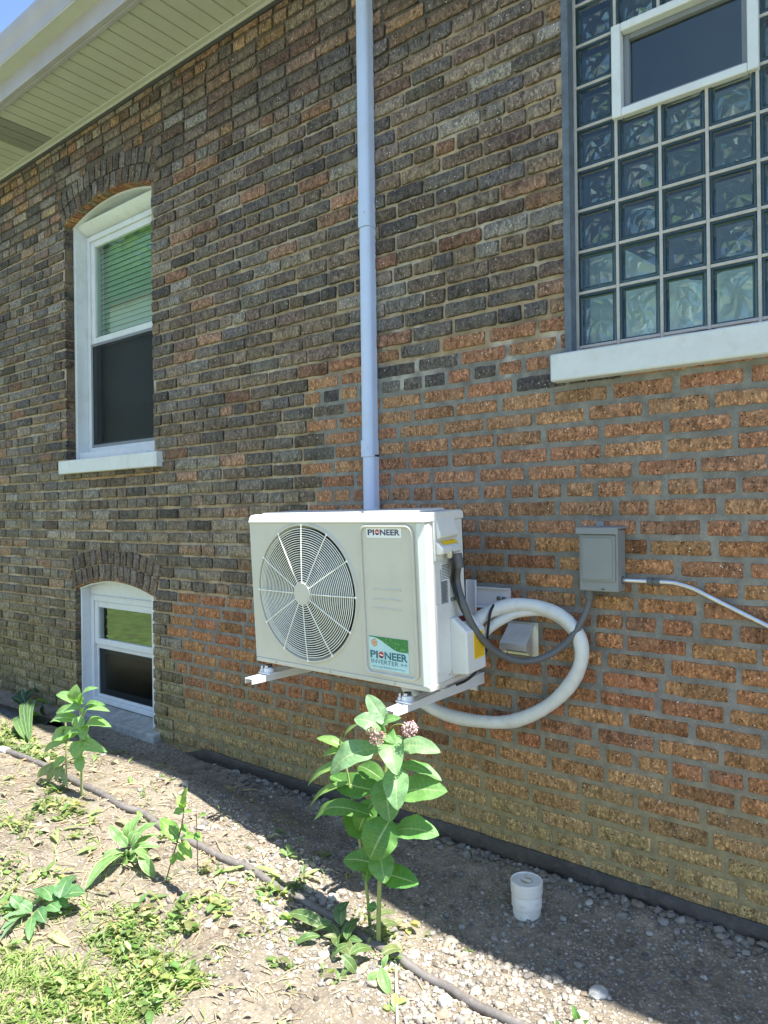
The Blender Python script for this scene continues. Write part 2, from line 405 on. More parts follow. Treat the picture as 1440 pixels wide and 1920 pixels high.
def brick(cx, cz, w, h, ang=0, col=None, dark=True, dl=.022, dr=.022, seed=0):
    nxx = max(3, int(w/.024))+2; nzz = 5
    prot = random.uniform(.000, .004) if dark else random.uniform(.000, .0025)
    e_ = .0035; s = np.concatenate([[-1], np.linspace(-1+2*e_/w, 1-2*e_/w, nxx-2), [1]]); t = np.concatenate([[-1], np.linspace(-1+2*e_/h, 1-2*e_/h, nzz-2), [1]])
    Sg, Tg = np.meshgrid(s, t); j = .0021 if dark else .0018
    sx_ = random.uniform(0, 99)
    jx = (vnoise(Sg*w*45+sx_, Tg*h*45, 2)-.5)*2.2*j; jz = (vnoise(Sg*w*60+sx_, Tg*h*20+9, 7)-.5)*2.6*j
    edge = np.maximum(np.abs(Sg) > .999, np.abs(Tg) > .999)
    corner = (np.abs(Sg) > .999) & (np.abs(Tg) > .999)
    rr = .004 if dark else .0026
    px = Sg*(w/2)+jx; pz = Tg*(h/2)+jz
    px -= np.sign(Sg)*corner*rr*random.uniform(.4, 1.4); pz -= np.sign(Tg)*corner*rr*random.uniform(.4, 1.4)
    py = -(prot + (.003 if dark else .0012)*vnoise(Sg*w*60+sx_, Tg*h*60, 5)) + edge*(.0035 if dark else .0018)
    P = np.stack([px, py, pz], -1).reshape(-1, 3)
    vs = [tuple(p) for p in P]; fs = []
    for a in range(nzz-1):
        for b in range(nxx-1):
            i = a*nxx+b; fs.append((i, i+1, i+nxx+1, i+nxx))
    ring = [i for i in range(nxx)]+[a*nxx+nxx-1 for a in range(1, nzz)]+[(nzz-1)*nxx+b for b in range(nxx-2, -1, -1)]+[a*nxx for a in range(nzz-2, 0, -1)]
    b0 = len(vs)
    for i in ring:
        dd = dl if Sg.reshape(-1)[i] < -.99 else (dr if Sg.reshape(-1)[i] > .99 else .022)
        vs.append((vs[i][0], dd, vs[i][2]))
    n = len(ring)
    for k in range(n): fs.append((ring[k], b0+k, b0+(k+1) % n, ring[(k+1) % n]))
    c, sn = math.cos(ang), math.sin(ang)
    vs = [(cx+c*x-sn*z, y, cz+sn*x+c*z) for x, y, z in vs]
    cols = None; two = random.random() < (.35 if dark else .5)
    q_ = random.uniform(.7, 1.3); c2 = tuple(a*q_ for a in col) if two else col
    ph = random.uniform(-.6, .6)
    cols = []
    for i in range(len(vs)):
        q = (i % nxx)/(nxx-1)*2-1 if i < b0 else 0
        ed_ = (random.uniform(.45, .8) if dark else random.uniform(.7, .95)) if (i >= b0 or edge.reshape(-1)[i]) else 1.  # edge ring darkened: shadow lines along joints put into the colour, with soot
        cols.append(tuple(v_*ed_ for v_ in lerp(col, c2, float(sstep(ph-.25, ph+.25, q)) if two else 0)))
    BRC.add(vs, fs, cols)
k0 = -int((CZ0-.02)/CP)
for k in range(k0, 40):
    zc = CZ0+k*CP
    if zc > WZ1-.03 or zc < .03: continue
    header = (k % 7 == 0); x = WX0+random.uniform(0, .1)+(.1 if k % 2 else 0)
    cuts = [c for c in (o.span(zc) for o in OPS) if c]
    while x < WX1:
        org = zone(x+.09, zc); jt = .021 if org else .0125
        L = random.uniform(.090, .100) if header else random.uniform(.188, .205)
        if not header and random.random() < .06: L *= .5
        a, b = x, x+L; x = b+jt*random.uniform(.75, 1.3)
        segs = [(a, b, 0, 0)]
        for c0, c1 in cuts:
            ns = []
            for s0, s1, el, er in segs:
                if s1 <= c0-.012 or s0 >= c1+.012: ns.append((s0, s1, el, er)); continue
                if s0 < c0: ns.append((s0, c0-.001, el, 1))
                if s1 > c1: ns.append((c1+.001, s1, 1, er))
            segs = ns
        for s0, s1, el, er in segs:
            if s1-s0 < .02: continue
            hgt = (.0490 if org else .0545)+random.uniform(-.003, .003)
            wob = .004*math.sin(s0*1.7+k*.3)+random.uniform(-.0012, .0012)
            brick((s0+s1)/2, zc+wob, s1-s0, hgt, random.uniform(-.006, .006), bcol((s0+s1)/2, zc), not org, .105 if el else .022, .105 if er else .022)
for o in OPS[:2]:                                # two rowlock rings over each arched opening
    half = math.asin((o.x1-o.x0)/2/o.R)+.02
    for ring in range(2):
        rm = o.R+.052+ring*.105; n = int(2*half*rm/.071)
        for i in range(n):
            th = -half+(i+.5)*2*half/n+random.uniform(-.0004, .0004)
            bx, bz = o.cx+rm*math.sin(th), o.cz+rm*math.cos(th)
            qq = random.uniform(.9, 1.5); c = tuple(a_*qq for a_ in random.choice(DARKS)); c = lerp(c, (.27, .20, .12), .25 if bz < 1.3 else .1)
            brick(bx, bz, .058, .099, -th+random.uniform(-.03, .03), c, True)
    # the underside of the arch: intrados bricks, warm and clean
    for i in range(n):
        th0 = -half+.02+i*2*(half-.02)/n; th1 = th0+2*(half-.02)/n*.86; r0 = o.R-.004
        vs = [(o.cx+rq*math.sin(t_), y_, o.cz+rq*math.cos(t_)) for rq in (r0, r0+.03) for y_ in (.001, .10) for t_ in (th0, th1)]
        BRC.add(vs, [(0, 2, 3, 1), (4, 5, 7, 6), (0, 1, 5, 4), (2, 6, 7, 3), (0, 4, 6, 2), (1, 3, 7, 5)], random.choice([(.42, .24, .12), (.34, .16, .09), (.25, .2, .14)]))
# mortar sheet with recess and holes
mx_ = np.arange(WX0, WX1+.01, .0145); mz_ = np.arange(-.1, WZ1+.01, .0138)
XX, ZZ = np.meshgrid(mx_, mz_)
org = ((XX > -2.40) & (ZZ < 2.08)) | ((XX > -3.56) & (ZZ < .95))
YY = np.where(org, .0014, .0070)+.007*(fbm(XX*28, ZZ*28, 21, 3)-.5)*np.where(org, .55, 1.)
mc = np.zeros(XX.shape+(3,))
buff = np.array((.42, .325, .22)); grey = np.array((.245, .238, .217)); dkg = np.array((.12, .105, .09)); pale = np.array((.52, .46, .38)); moss = np.array((.30, .255, .12))
nn = fbm(XX*3, ZZ*9, 31, 3)[..., None]
mc[:] = buff*(.75+.5*nn); dn_ = sstep(.45, .62, fbm(XX*7, ZZ*7, 91, 4))[..., None]; mc = mc*(1-dn_*.55)+np.array((.13, .11, .095))*dn_*.55
pn = sstep(.55, .7, fbm(XX*5, ZZ*14, 77, 3))[..., None]; mc = mc*(1-pn*.7)+pale*pn*.7
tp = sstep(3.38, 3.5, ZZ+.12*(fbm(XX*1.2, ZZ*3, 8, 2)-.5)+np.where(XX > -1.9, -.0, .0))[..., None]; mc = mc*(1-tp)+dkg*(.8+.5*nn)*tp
ml = (1-sstep(.2, np.where(XX < -3.6, 1.0, .6), ZZ))[..., None]; mc = mc*(1-ml*.8)+moss*ml*.8
og = org[..., None]; gm = grey*(.8+.4*nn); g2 = (1-sstep(.18, .75, ZZ))[..., None]; gm = gm*(1-g2*.85)+np.array((.33, .28, .145))*g2*.85
mc = np.where(og, gm, mc)
# white efflorescence and rust run-off beneath the sills
ef = (sstep(.62, .7, fbm(XX*9, ZZ*9, 55, 3))*(ZZ > 1.95)*(ZZ < 2.7)*(XX > -2.5))[..., None]; mc = mc*(1-ef*.5)+np.array((.6, .56, .5))*ef*.5
rs = ((XX > -4.7) & (XX < -3.7) & (ZZ > 1.66) & (ZZ < 1.72))[..., None]; mc = np.where(rs, mc*.5+np.array((.38, .2, .05))*.5, mc)
nx, nz = len(mx_), len(mz_)
cenx = (mx_[:-1]+mx_[1:])/2; cenz = (mz_[:-1]+mz_[1:])/2
XC, ZC = np.meshgrid(cenx, cenz); keep = np.ones(XC.shape, bool)
for o in OPS:
    inx = (XC > o.x0-.004) & (XC < o.x1+.004)
    top = o.z1 if not o.rise else o.cz+np.sqrt(np.maximum(0, o.R**2-(XC-o.cx)**2))
    keep &= ~(inx & (ZC > o.z0) & (ZC < top+.004))
ii, jj = np.meshgrid(np.arange(nx-1), np.arange(nz-1)); q = (jj*nx+ii)[keep]
F = np.stack([q, q+1, q+nx+1, q+nx], -1)
me = bpy.data.meshes.new('mortar'); V = np.stack([XX, YY, ZZ], -1).reshape(-1, 3)-np.array(house.location)
me.vertices.add(len(V)); me.vertices.foreach_set('co', V.ravel())
me.loops.add(F.size); me.loops.foreach_set('vertex_index', F.ravel().astype(np.int32))
me.polygons.add(len(F)); me.polygons.foreach_set('loop_start', np.arange(0, F.size, 4, dtype=np.int32))
me.update(calc_edges=True); me.validate(); me.shade_smooth()
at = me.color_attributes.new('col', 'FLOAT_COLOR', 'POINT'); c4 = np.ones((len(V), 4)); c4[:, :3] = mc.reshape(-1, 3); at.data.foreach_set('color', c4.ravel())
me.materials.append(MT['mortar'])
wallo = bpy.data.objects.new('wall', me); COL.objects.link(wallo); wallo.parent = house
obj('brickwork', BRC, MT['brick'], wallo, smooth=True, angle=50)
# mortar behind the brick jambs, other walls and roof of the house
for o in OPS[:2]:
    for a_, b_ in ((o.x0-.03, o.x0-.006), (o.x1+.006, o.x1+.03)):
        m = MB(); m.col = (.2, .16, .11); m.box(a_, b_, .012, .16, o.z0-.02, o.z1+.02); obj('jamb_mortar', m, MT['mortar'], wallo)
m = MB(); m.col = (.15, .12, .1)
m.box(WX0-.2, WX0, -.0, 8, -.3, 4.1); m.box(WX1, WX1+.2, 0, 8, -.3, 4.1); m.box(WX0, WX1, 7.8, 8, -.3, 4.1)
obj('side_wall', m, MT['mortar'], house)
m = MB(); m.prism([(-.46, 4.30), (4, 6.2), (8.5, 4.3), (8.5, 4.24), (4, 6.1), (-.46, 4.24)], 0, WX0-.4, WX1+.4)
obj('roof', m, simple('shingle', (.09, .08, .075), .9, var=.3, sc=30, bump=.01, bsc=50), house)
# eave: grooved soffit panels, channel, fascia, K-style gutter
SZ = 4.045
m = MB(); x = -9.2; i = 0; mv = MB(); m3 = MB()
VX0, VX1 = -5.19, -4.90
poly = []
while x < WX1+.3:
    dd = .013 if i % 2 else .010
    x1 = x+.1016
    tgt = mv if (x > VX0-.02 and x1 < VX1+.08) else (m if x < VX0 else m3)
    pr = [(x, SZ+dd), (x+.005, SZ+dd), (x+.008, SZ), (x1-.004, SZ), (x1-.001, SZ+dd), (x1, SZ+dd), (x1, SZ+.016), (x, SZ+.016)]
    tgt.prism([(p, q_) for p, q_ in pr], 1, -.445, -.004)
    x = x1; i += 1
obj('soffit', m, MT['soffit'], house, smooth=False); obj('soffit', m3, MT['soffit'], house, smooth=False); obj('soffit_vent', mv, MT['vent'], house, smooth=False)
m = MB(); m.box(-9.2, WX1+.3, -.020, -.001, SZ-.026, SZ-.0015); m.box(-9.2, WX1+.3, -.045, -.0205, SZ-.012, SZ-.0015); obj('soffit_channel', m, MT['soffit'], house, bevel=.002)
m = MB(); m.box(-9.2, WX1+.3, -.012, -.0005, SZ-.048, SZ-.0265); obj('frieze_shade', m, MT['gap_shade'], house)  # dark strip drawn in for the shadow between soffit and wall
m = MB(); m.box(-9.2, WX1+.3, -.475, -.446, SZ-.015, SZ+.24); m.box(-9.2, WX1+.3, -.445, -.42, SZ-.016, SZ-.003); obj('fascia', m, MT['gutter'], house, bevel=.003)
m = MB()
gp = [(-.4755, 4.145), (-.555, 4.145), (-.560, 4.15), (-.562, 4.185), (-.568, 4.205), (-.580, 4.225), (-.588, 4.245), (-.590, 4.262), (-.590, 4.285), (-.580, 4.287), (-.580, 4.28), (-.584, 4.262), (-.575, 4.23), (-.556, 4.19), (-.554, 4.152), (-.4755, 4.152)]
m.prism(gp, 0, -9.3, WX1+.4); gut = obj('gutter', m, MT['gutter'], house, angle=25)
m = MB(); m.box(-9.3, WX1+.4, -.556, -.4757, 4.1395, 4.1445); obj('gutter_bottom', m, MT['soffit'], gut)  # paler strip: light bounced up from the ground, put in as colour

# ---- upper left window
def pane(x0, x1, y, z0, z1, t=.004): return MB().box(x0, x1, y, y+t, z0, z1)
W1 = OPS[0]; UW = bpy.data.objects.new('window', None); COL.objects.link(UW); UW.parent = house; UW.location = (0, 0, 0)
UW['label'] = 'tall white arched window with green-tinted upper pane and dark screen below'
def frame_ring(m, x0, x1, z0, z1, wd, y0, y1, wb=None, wt=None):
    wb = wb or wd; wt = wt or wd
    m.box(x0, x0+wd, y0, y1, z0, z1); m.box(x1-wd, x1, y0, y1, z0, z1)
    m.box(x0+wd, x1-wd, y0+.0007, y1-.0007, z0, z0+wb); m.box(x0+wd, x1-wd, y0+.0007, y1-.0007, z1-wt, z1)
def arch_cap(o, inset, y0, y1, thick, n=24):
    """curved head liner following the arch plus the tympanum board below it"""
    m = MB(); x0, x1 = o.x0+inset, o.x1-inset; vs = []; fs = []
    for i in range(n+1):
        x = x0+(x1-x0)*i/n; zt = o.top(x)-.006
        for (y, z) in ((y0, zt), (y1, zt), (y1, zt-thick), (y0, zt-thick)): vs.append((x, y, z))
    for i in range(n):
        for k in range(4): a_ = i*4+k; b_ = i*4+(k+1) % 4; fs.append((a_, b_, b_+4, a_+4))
    fs += [(0, 3, 2, 1), (4*n, 4*n+1, 4*n+2, 4*n+3)]
    m.add(vs, fs); return m
def tymp(o, inset, y0, y1, zb, n=24):
    m = MB(); x0, x1 = o.x0+inset, o.x1-inset; vs = []; fs = []
    for i in range(n+1):
        x = x0+(x1-x0)*i/n; zt = o.top(x)-.012
        for (y, z) in ((y0, zt), (y1, zt), (y1, zb), (y0, zb)): vs.append((x, y, z))
    for i in range(n):
        for k in range(4): a_ = i*4+k; b_ = i*4+(k+1) % 4; fs.append((a_, b_, b_+4, a_+4))
    fs += [(0, 3, 2, 1), (4*n, 4*n+1, 4*n+2, 4*n+3)]
    m.add(vs, fs); return m
o = W1; HZ = 3.40
m = MB(); m.box(o.x0+.003, o.x0+.03, .062, .185, 1.80, 3.43); obj('jamb_liner', m, MT['white_trim'], UW, bevel=.004); m = MB(); m.box(o.x1-.03, o.x1-.003, .062, .185, 1.80, 3.43)
obj('jamb_liner', m, MT['white_trim'], UW, bevel=.004); m = MB(); m.box(o.x0+.0305, o.x1-.0305, .075, .185, 1.80, 1.86); obj('sill_board', m, MT['white_trim'], UW, bevel=.004)
m = arch_cap(o, .003, .060, .20, .012); obj('arch_head', m, MT['white_trim'], UW)
m = tymp(o, .031, .16, .185, HZ-.02); m2 = m; obj('head_panel', m2, MT['white_trim'], UW)
m = MB(); m.prism([(.165, HZ-.012), (.13, HZ-.005), (.10, HZ+.012), (.075, HZ+.04), (.085, HZ+.05), (.16, HZ+.03)], 0, o.x0+.031, o.x1-.031); obj('head_moulding', m, MT['white_trim'], UW)
xa, xb = o.x0+.031, o.x1-.031
m = MB(); frame_ring(m, xa, xb, 1.861, HZ-.021, .035, .145, .235); obj('window_frame', m, MT['white_trim'], UW, bevel=.003)
zm = 2.625
m = MB(); frame_ring(m, xa+.036, xb-.036, zm, HZ-.057, .042, .158, .185); s1 = obj('upper_sash', m, MT['white_trim'], UW, bevel=.003)
obj('glass', pane(xa+.079, xb-.079, .170, zm+.043, HZ-.1), MT['glass'], s1)
m = MB(); frame_ring(m, xa+.036, xb-.036, 1.897, zm+.02, .04, .19, .215); s2 = obj('lower_sash', m, MT['frame_grey'], UW, bevel=.003)
obj('glass', pane(xa+.077, xb-.077, .20, 1.938, zm-.02), MT['glass_dark'], s2)
m = MB(); frame_ring(m, xa+.0365, xb-.0365, 1.898, zm-.003, .018, .150, .158); s3 = obj('insect_screen', m, MT['frame_grey'], UW)
obj('mesh_panel', pane(xa+.055, xb-.055, .153, 1.916, zm-.02, .001), MT['screen'], s3)
m = MB(); z = 2.16
while z < HZ-.06:
    yb_ = .222; m.prism([(yb_, z), (yb_+.010, z+.0368), (yb_+.0125, z+.0368), (yb_+.0025, z)], 0, xa+.05, xb-.05); z += .036
obj('blind', m, MT['blind'], UW)
m = MB(); m.box(o.x0-.035, -3.645, -.045, .061, 1.708, 1.799); obj('sill', m, MT['sill_paint'], UW, bevel=.006)
# room behind
def room(x0, x1, y0, y1, z0, z1, par):
    m = MB(); t = .02
    m.box(x0, x1, y1, y1+t, z0, z1); m.box(x0-t, x0, y0, y1, z0, z1); m.box(x1, x1+t, y0, y1, z0, z1); m.box(x0, x1, y0, y1, z0-t, z0); m.box(x0, x1, y0, y1, z1, z1+t)
    return obj('interior', m, MT['interior'], par)
room(-5.1, -3.4, .24, 2.4, 1.3, 3.95, UW)

# ---- basement window
W2 = OPS[1]; o = W2; BW = bpy.data.objects.new('window', None); COL.objects.link(BW); BW.parent = house
BW['label'] = 'small white basement window with arched head near the ground'
HZ = .905
m = MB(); m.box(o.x0+.003, o.x0+.02, .035, .17, .12, .925); obj('jamb_liner', m, MT['white_trim'], BW, bevel=.004); m = MB(); m.box(o.x1-.035, o.x1+.004, .012, .17, .085, .925)
obj('jamb_liner', m, MT['white_trim'], BW, bevel=.004)
obj('arch_head', arch_cap(o, .004, .03, .17, .01, 6), MT['white_trim'], BW, smooth=False)
obj('head_panel', tymp(o, .022, .10, .17, HZ-.03, 6), MT['white_trim'], BW, smooth=False)
xa, xb = o.x0+.021, o.x1-.036
m = MB(); frame_ring(m, xa, xb, .14, HZ-.031, .04, .095, .175, .03); m.box(xa-.0, xb, .088, .0945, HZ-.036, HZ-.028); obj('window_frame', m, MT['white_trim'], BW, bevel=.003)
zm = .535
m = MB(); frame_ring(m, xa+.041, xb-.041, zm, HZ-.072, .042, .105, .135); s1 = obj('upper_sash', m, MT['white_trim'], BW, bevel=.004)
obj('glass', pane(xa+.084, xb-.084, .118, zm+.043, HZ-.115), MT['glass'], s1)
m = MB(); frame_ring(m, xa+.041, xb-.041, .171, zm-.001, .016, .118, .14, .02, .028); s2 = obj('lower_sash', m, MT['white_trim'], BW, bevel=.003)
obj('mesh_panel', pane(xa+.057, xb-.057, .128, .19, zm-.03, .001), MT['screen'], s2)
m = MB(); frame_ring(m, xa+.06, xb-.06, .19, zm-.03, .035, .142, .16); s3 = obj('inner_sash', m, MT['frame_grey'], BW)
obj('glass', pane(xa+.096, xb-.096, .15, .226, zm-.066), MT['glass_dark'], s3)
room(-5.0, -3.4, .18, 2.0, .0, 1.2, BW)
m = MB(); m.prism([(-.055, .098), (-.05, .106), (.11, .135), (.11, -.1), (-.055, -.1)], 0, o.x0-.02, -3.70); obj('sill', m, MT['concrete'], BW, bevel=.006)

# ---- glass block window with hopper vent
W3 = OPS[2]; GW = bpy.data.objects.new('window', None); COL.objects.link(GW); GW.parent = house
GW['label'] = 'glass block window with a small white hopper window set in it'
BP = .1545; GY = .045
m = MB(); m.box(W3.x0-.004, W3.x0+.022, -.006, .18, 2.0, 4.04); obj('side_reveal', m, MT['reveal'], GW)
bz = [2.03, 2.03+.203]
while bz[-1] < 4.0: bz.append(bz[-1]+BP)
bx = [W3.x0+.022+.004+BP*i for i in range(12)]
vx0, vx1 = bx[1], bx[4]; vz0, vz1 = bz[5], bz[7]
m = MB(); m.col = (1, 1, 1)
for i_, x in enumerate(bx[:11]):
    if i_ in (2, 3): m.box(x-.0055, x+.0055, GY-.002, GY+.07, 2.0, vz0-.002); m.box(x-.0055, x+.0055, GY-.002, GY+.07, vz1+.002, 4.04)
    else: m.box(x-.0055, x+.0055, GY-.002, GY+.07, 2.0, 4.04)
for z in bz:
    for i in range(10):
        if not (1 <= i < 4 and vz0+.01 < z < vz1-.01): m.box(bx[i]+.0055, bx[i+1]-.0055, GY-.001, GY+.07, z-.0055, z+.0055)
m.box(bx[0]+.0055, bx[-2], GY+.004, GY+.07, 2.0, 2.0245)
obj('block_joints', m, MT['block_joint'], GW, bevel=.0015)
def glassblock(x0, x1, z0, z1):
    x0 += .0055; x1 -= .0055; z0 += .0055; z1 -= .0055
    r = MB(); t = .011
    # moulded rim with a rounded shoulder around a sunk face
    def ringq(a, b):
        (ax0, ax1, az0, az1, ay), (bx0, bx1, bz0_, bz1_, by) = a, b
        v = [(ax0, ay, az0), (ax1, ay, az0), (ax1, ay, az1), (ax0, ay, az1), (bx0, by, bz0_), (bx1, by, bz0_), (bx1, by, bz1_), (bx0, by, bz1_)]
        r.add(v, [(0, 1, 5, 4), (1, 2, 6, 5), (2, 3, 7, 6), (3, 0, 4, 7)])
    st = [(x0, x1, z0, z1, GY+.07), (x0, x1, z0, z1, GY+.006), (x0+.003, x1-.003, z0+.003, z1-.003, GY+.001), (x0+.009, x1-.009, z0+.009, z1-.009, GY+.0005),
          (x0+.013, x1-.013, z0+.013, z1-.013, GY+.006), (x0+.018, x1-.018, z0+.018, z1-.018, GY+.010)]
    for i in range(len(st)-1): ringq(st[i], st[i+1])
    ro = obj('glass_block', r, MT['block_rim'], GW, smooth=True, angle=60)
    # the sunk, wavy face
    f = MB(); fx0, fx1, fz0, fz1 = x0+.0175, x1-.0175, z0+.0175, z1-.0175; rs_ = random.Random(int(x0*977+z0*131))
    mxx, mzz = (fx0+fx1)/2+rs_.uniform(-.006, .006), (fz0+fz1)/2+rs_.uniform(-.006, .006)
    f.add([(fx0, GY+.010, fz0), (fx1, GY+.010, fz0), (fx1, GY+.010, fz1), (fx0, GY+.010, fz1)], [(0, 1, 2, 3)])
    # star-cut back wall of the block
    f.m = 1; am_ = rs_.uniform(.3, 1.1)
    n = rs_.choice((8, 10, 12, 14)); tw_ = rs_.uniform(-.35, .35); sq_ = rs_.uniform(.3, .7); ph_ = rs_.uniform(0, 3); vs = [(mxx, GY+.040, mzz)]
    for ring_, (fr_, dep) in enumerate(((sq_, (.056, .044)), (.8, (.046, .058)), (1.0, (.050, .050)))):
        for k in range(n):
            a_ = 2*math.pi*k/n+ring_*tw_+ph_*(ring_ == 0)*.2; ex = math.cos(a_); ez = math.sin(a_); q_ = max(abs(ex), abs(ez)) if ring_ else 1
            vs.append((mxx+(fx1-mxx)*fr_*ex/q_*.98, GY+.05+(dep[k % 2]-.05)*am_+rs_.uniform(-.003, .003), mzz+(fz1-mzz)*fr_*ez/q_*.98))
    fs = [(0, 1+k, 1+(k+1) % n) for k in range(n)]
    for r_ in range(2):
        for k in range(n):
            a0, a1 = 1+r_*n+k, 1+r_*n+(k+1) % n; fs += [(a0, a1+n, a1), (a0, a0+n, a1+n)]
    f.add(vs, fs); obj('block_face', f, [MT['block_glass'], MT['block_back']], GW, smooth=False)
zr = list(zip([2.0245]+bz[1:-1], bz[1:]))
for zi, (z0, z1) in enumerate(zr):
    for i in range(5):
        if bx[i] >= vx0-.01 and bx[i+1] <= vx1+.01 and z0 >= vz0-.01 and z1 <= vz1+.01: continue
        glassblock(bx[i], bx[i+1], z0+(-.0055 if zi == 0 else 0), z1)
m = MB(); frame_ring(m, vx0-.008, vx1+.008, vz0-.018, vz1+.008, .034, GY-.02, GY+.03, .03, .03)
hf = obj('vent_frame', m, MT['white_trim'], GW, bevel=.004)
m = MB(); frame_ring(m, vx0+.027, vx1-.027, vz0+.013, vz1-.023, .02, GY+.012, GY+.04); obj('vent_sash', m, MT['frame_grey'], GW, bevel=.002)
obj('vent_glass', pane(vx0+.045, vx1-.045, GY+.03, vz0+.032, vz1-.042), MT['glass_dark'], GW)
m = MB(); m.box(W3.x0-.045, .9, -.05, GY-.003, 1.897, 1.9995); obj('sill', m, MT['sill_paint'], GW, bevel=.007)
MT['interior'] = simple('interior_pale', (.34, .37, .36), .9); rm_ = room(-1.9, 1.0, .165, .9, 1.3, 3.98, GW); MT['interior'] = bpy.data.materials['interior']
m = MB(); n = 60; vs = []
for i in range(n+1):
    x = -1.4+2.1*i/n
    vs += [(x, .20+.012*math.sin(i*1.3), 2.0), (x, .20+.012*math.sin(i*1.3), 2.34+.10*math.sin(i*.25+x))]
m.add(vs, [(2*i, 2*i+2, 2*i+3, 2*i+1) for i in range(n)]); obj('curtain', m, MT['curtain'], GW)

# ------------------------------------------------------------------ line duct down the wall
dx = (wy(682, 0, -.03)[0]+wy(691, 945, -.03)[0])/2
duct = thing('line_duct', (dx, -.002, 1.35), 'tall white plastic pipe cover running down the bricks to the heat pump', 'pipe cover')
def ductsec(x, w_, d_, z0, z1):
    m = MB(); r = .022; pts = [(x-w_/2, -.001)]
    for cx_, a0 in ((x-w_/2+r, 180), (x+w_/2-r, 270)):
        for k in range(7):
            a_ = math.radians(a0+k*15); pts.append((cx_+r*math.cos(a_), -(d_-r)+r*math.sin(a_)))
    pts.append((x+w_/2, -.001)); return m.prism(pts, 2, z0, z1)
zj1 = float(wy(690, 420, -.06)[2]); zj2 = float(wy(690, 856, -.06)[2])
obj('upper_channel', ductsec(dx, .066, .056, zj1, 4.03), MT['duct'], duct, angle=30)
obj('lower_channel', ductsec(dx+.001, .063, .053, zj2+.06, zj1+.06), MT['duct'], duct, angle=30)
obj('coupling', ductsec(dx+.001, .070, .058, zj2, zj2+.075), MT['duct'], duct, angle=30, bevel=.001)
obj('coupling', ductsec(dx, .0685, .0575, zj1-.0, zj1+.11), MT['duct'], duct, angle=30, bevel=.001)
obj('end_channel', ductsec(dx+.004, .064, .052, .9, zj2+.01), MT['duct'], duct, angle=30)
m = MB()
for z in (zj1+.06, zj2+.04): m = MB(); m.lathe([(.003, 0), (.0025, -.0025)], (dx+.014, -.0583, z), 1, 10); obj('screw', m, MT['steel'], duct)

# ------------------------------------------------------------------ heat pump
AW, AH, AD = .919, .624, .245
KS = .972; _l = CC+(np.array((-1.857, -.470, .790))-CC)*KS
ac = thing('heat_pump', tuple(_l), 'cream outdoor air conditioner with round fan grille mounted on the wall', 'air conditioner')
ac.rotation_euler = (math.radians(3.06), 0, math.radians(-1.1))
ac.rotation_mode = 'XYZ'; ac.scale = (KS, KS, KS)
AM = Matrix.Translation(ac.location) @ ac.rotation_euler.to_matrix().to_4x4() @ Matrix.Scale(KS, 4); AMI = AM.inverted()
def acl(u, v, plane, val):
    o_ = AMI @ Vector(CC); d_ = AMI.to_3x3() @ Vector(ray(u, v)); i = 'xyz'.index(plane)
    t_ = (val-o_[i])/d_[i]; return np.array(o_+d_*t_)
def aobj(name, mb, mat, par=ac, **k): return obj(name, mb, mat, par, local=True, **k)
hw = AW/2
fc = acl(573, 1112, 'y', 0); FR = .268; fcx, fcz = fc[0], fc[2]
# front: wall of metal with a round mouth
m = MB(); N = 96; zb, zt = .018, AH-.034; xl, xr = -hw+.004, fcx+FR+.028
vs = []; fs = []
for k in range(N):
    t = 2*math.pi*k/N; c_, s_ = math.cos(t), math.sin(t)
    bxs = (xr-fcx)/c_ if c_ > 1e-6 else ((xl-fcx)/c_ if c_ < -1e-6 else 1e9)
    bzs = (zt-fcz)/s_ if s_ > 1e-6 else ((zb-fcz)/s_ if s_ < -1e-6 else 1e9)
    rb = min(bxs, bzs)
    vs += [(fcx+rb*c_, 0, fcz+rb*s_), (fcx+(FR+.016)*c_, 0, fcz+(FR+.016)*s_), (fcx+(FR+.009)*c_, -.007, fcz+(FR+.009)*s_), (fcx+(FR+.003)*c_, -.006, fcz+(FR+.003)*s_), (fcx+FR*c_, .004, fcz+FR*s_), (fcx+(FR-.008)*c_, .014, fcz+(FR-.008)*s_), (fcx+(FR-.009)*c_, .02, fcz+(FR-.009)*s_)]
for k in range(N):
    j = (k+1) % N
    for r_ in range(6): fs.append((k*7+r_, j*7+r_, j*7+r_+1, k*7+r_+1))
m.add(vs, fs)
# exact rectangle corners
def cornerfix(cx_, cz_):
    th = math.atan2(cz_-fcz, cx_-fcx); k = int(math.floor((th % (2*math.pi))/(2*math.pi/N)))
    m.add([vs[k*7], (cx_, 0, cz_), vs[((k+1) % N)*7]], [(0, 1, 2)])
for c_ in ((xl, zb), (xr, zb), (xr, zt), (xl, zt)): cornerfix(*c_)
m.add([(xr, 0, zb), (hw-.035, 0, zb), (hw-.035, 0, zt), (xr, 0, zt)], [(0, 1, 2, 3)])
aobj('front_panel', m, MT['ac_paint_shaded'], angle=40)
m = MB(); m.lathe([(FR-.009, .0195), (FR-.012, .161), (.001, .161)], (fcx, 0, fcz), 1, 48, cap=False); aobj('coil', m, MT['dark'])
m = MB()
m.lathe([(.001, .075), (.05, .08), (.062, .09), (.065, .14)], (fcx, 0, fcz), 1, 32)
for b_ in range(3):
    a0 = b_*2*math.pi/3+.4; vs2 = []; nn_ = 10
    for i in range(nn_+1):
        for j in range(5):
            r_ = .06+(FR-.085)*i/nn_; sw = a0+.35*i/nn_; wd = .75-.1*i/nn_
            t = sw+wd*(j/4-.5)*1.35; vs2.append((fcx+r_*math.cos(t), .11+.035*(j/4-.5), fcz+r_*math.sin(t)))
    m.add(vs2, [(i*5+j, i*5+j+1, (i+1)*5+j+1, (i+1)*5+j) for i in range(nn_) for j in range(4)])
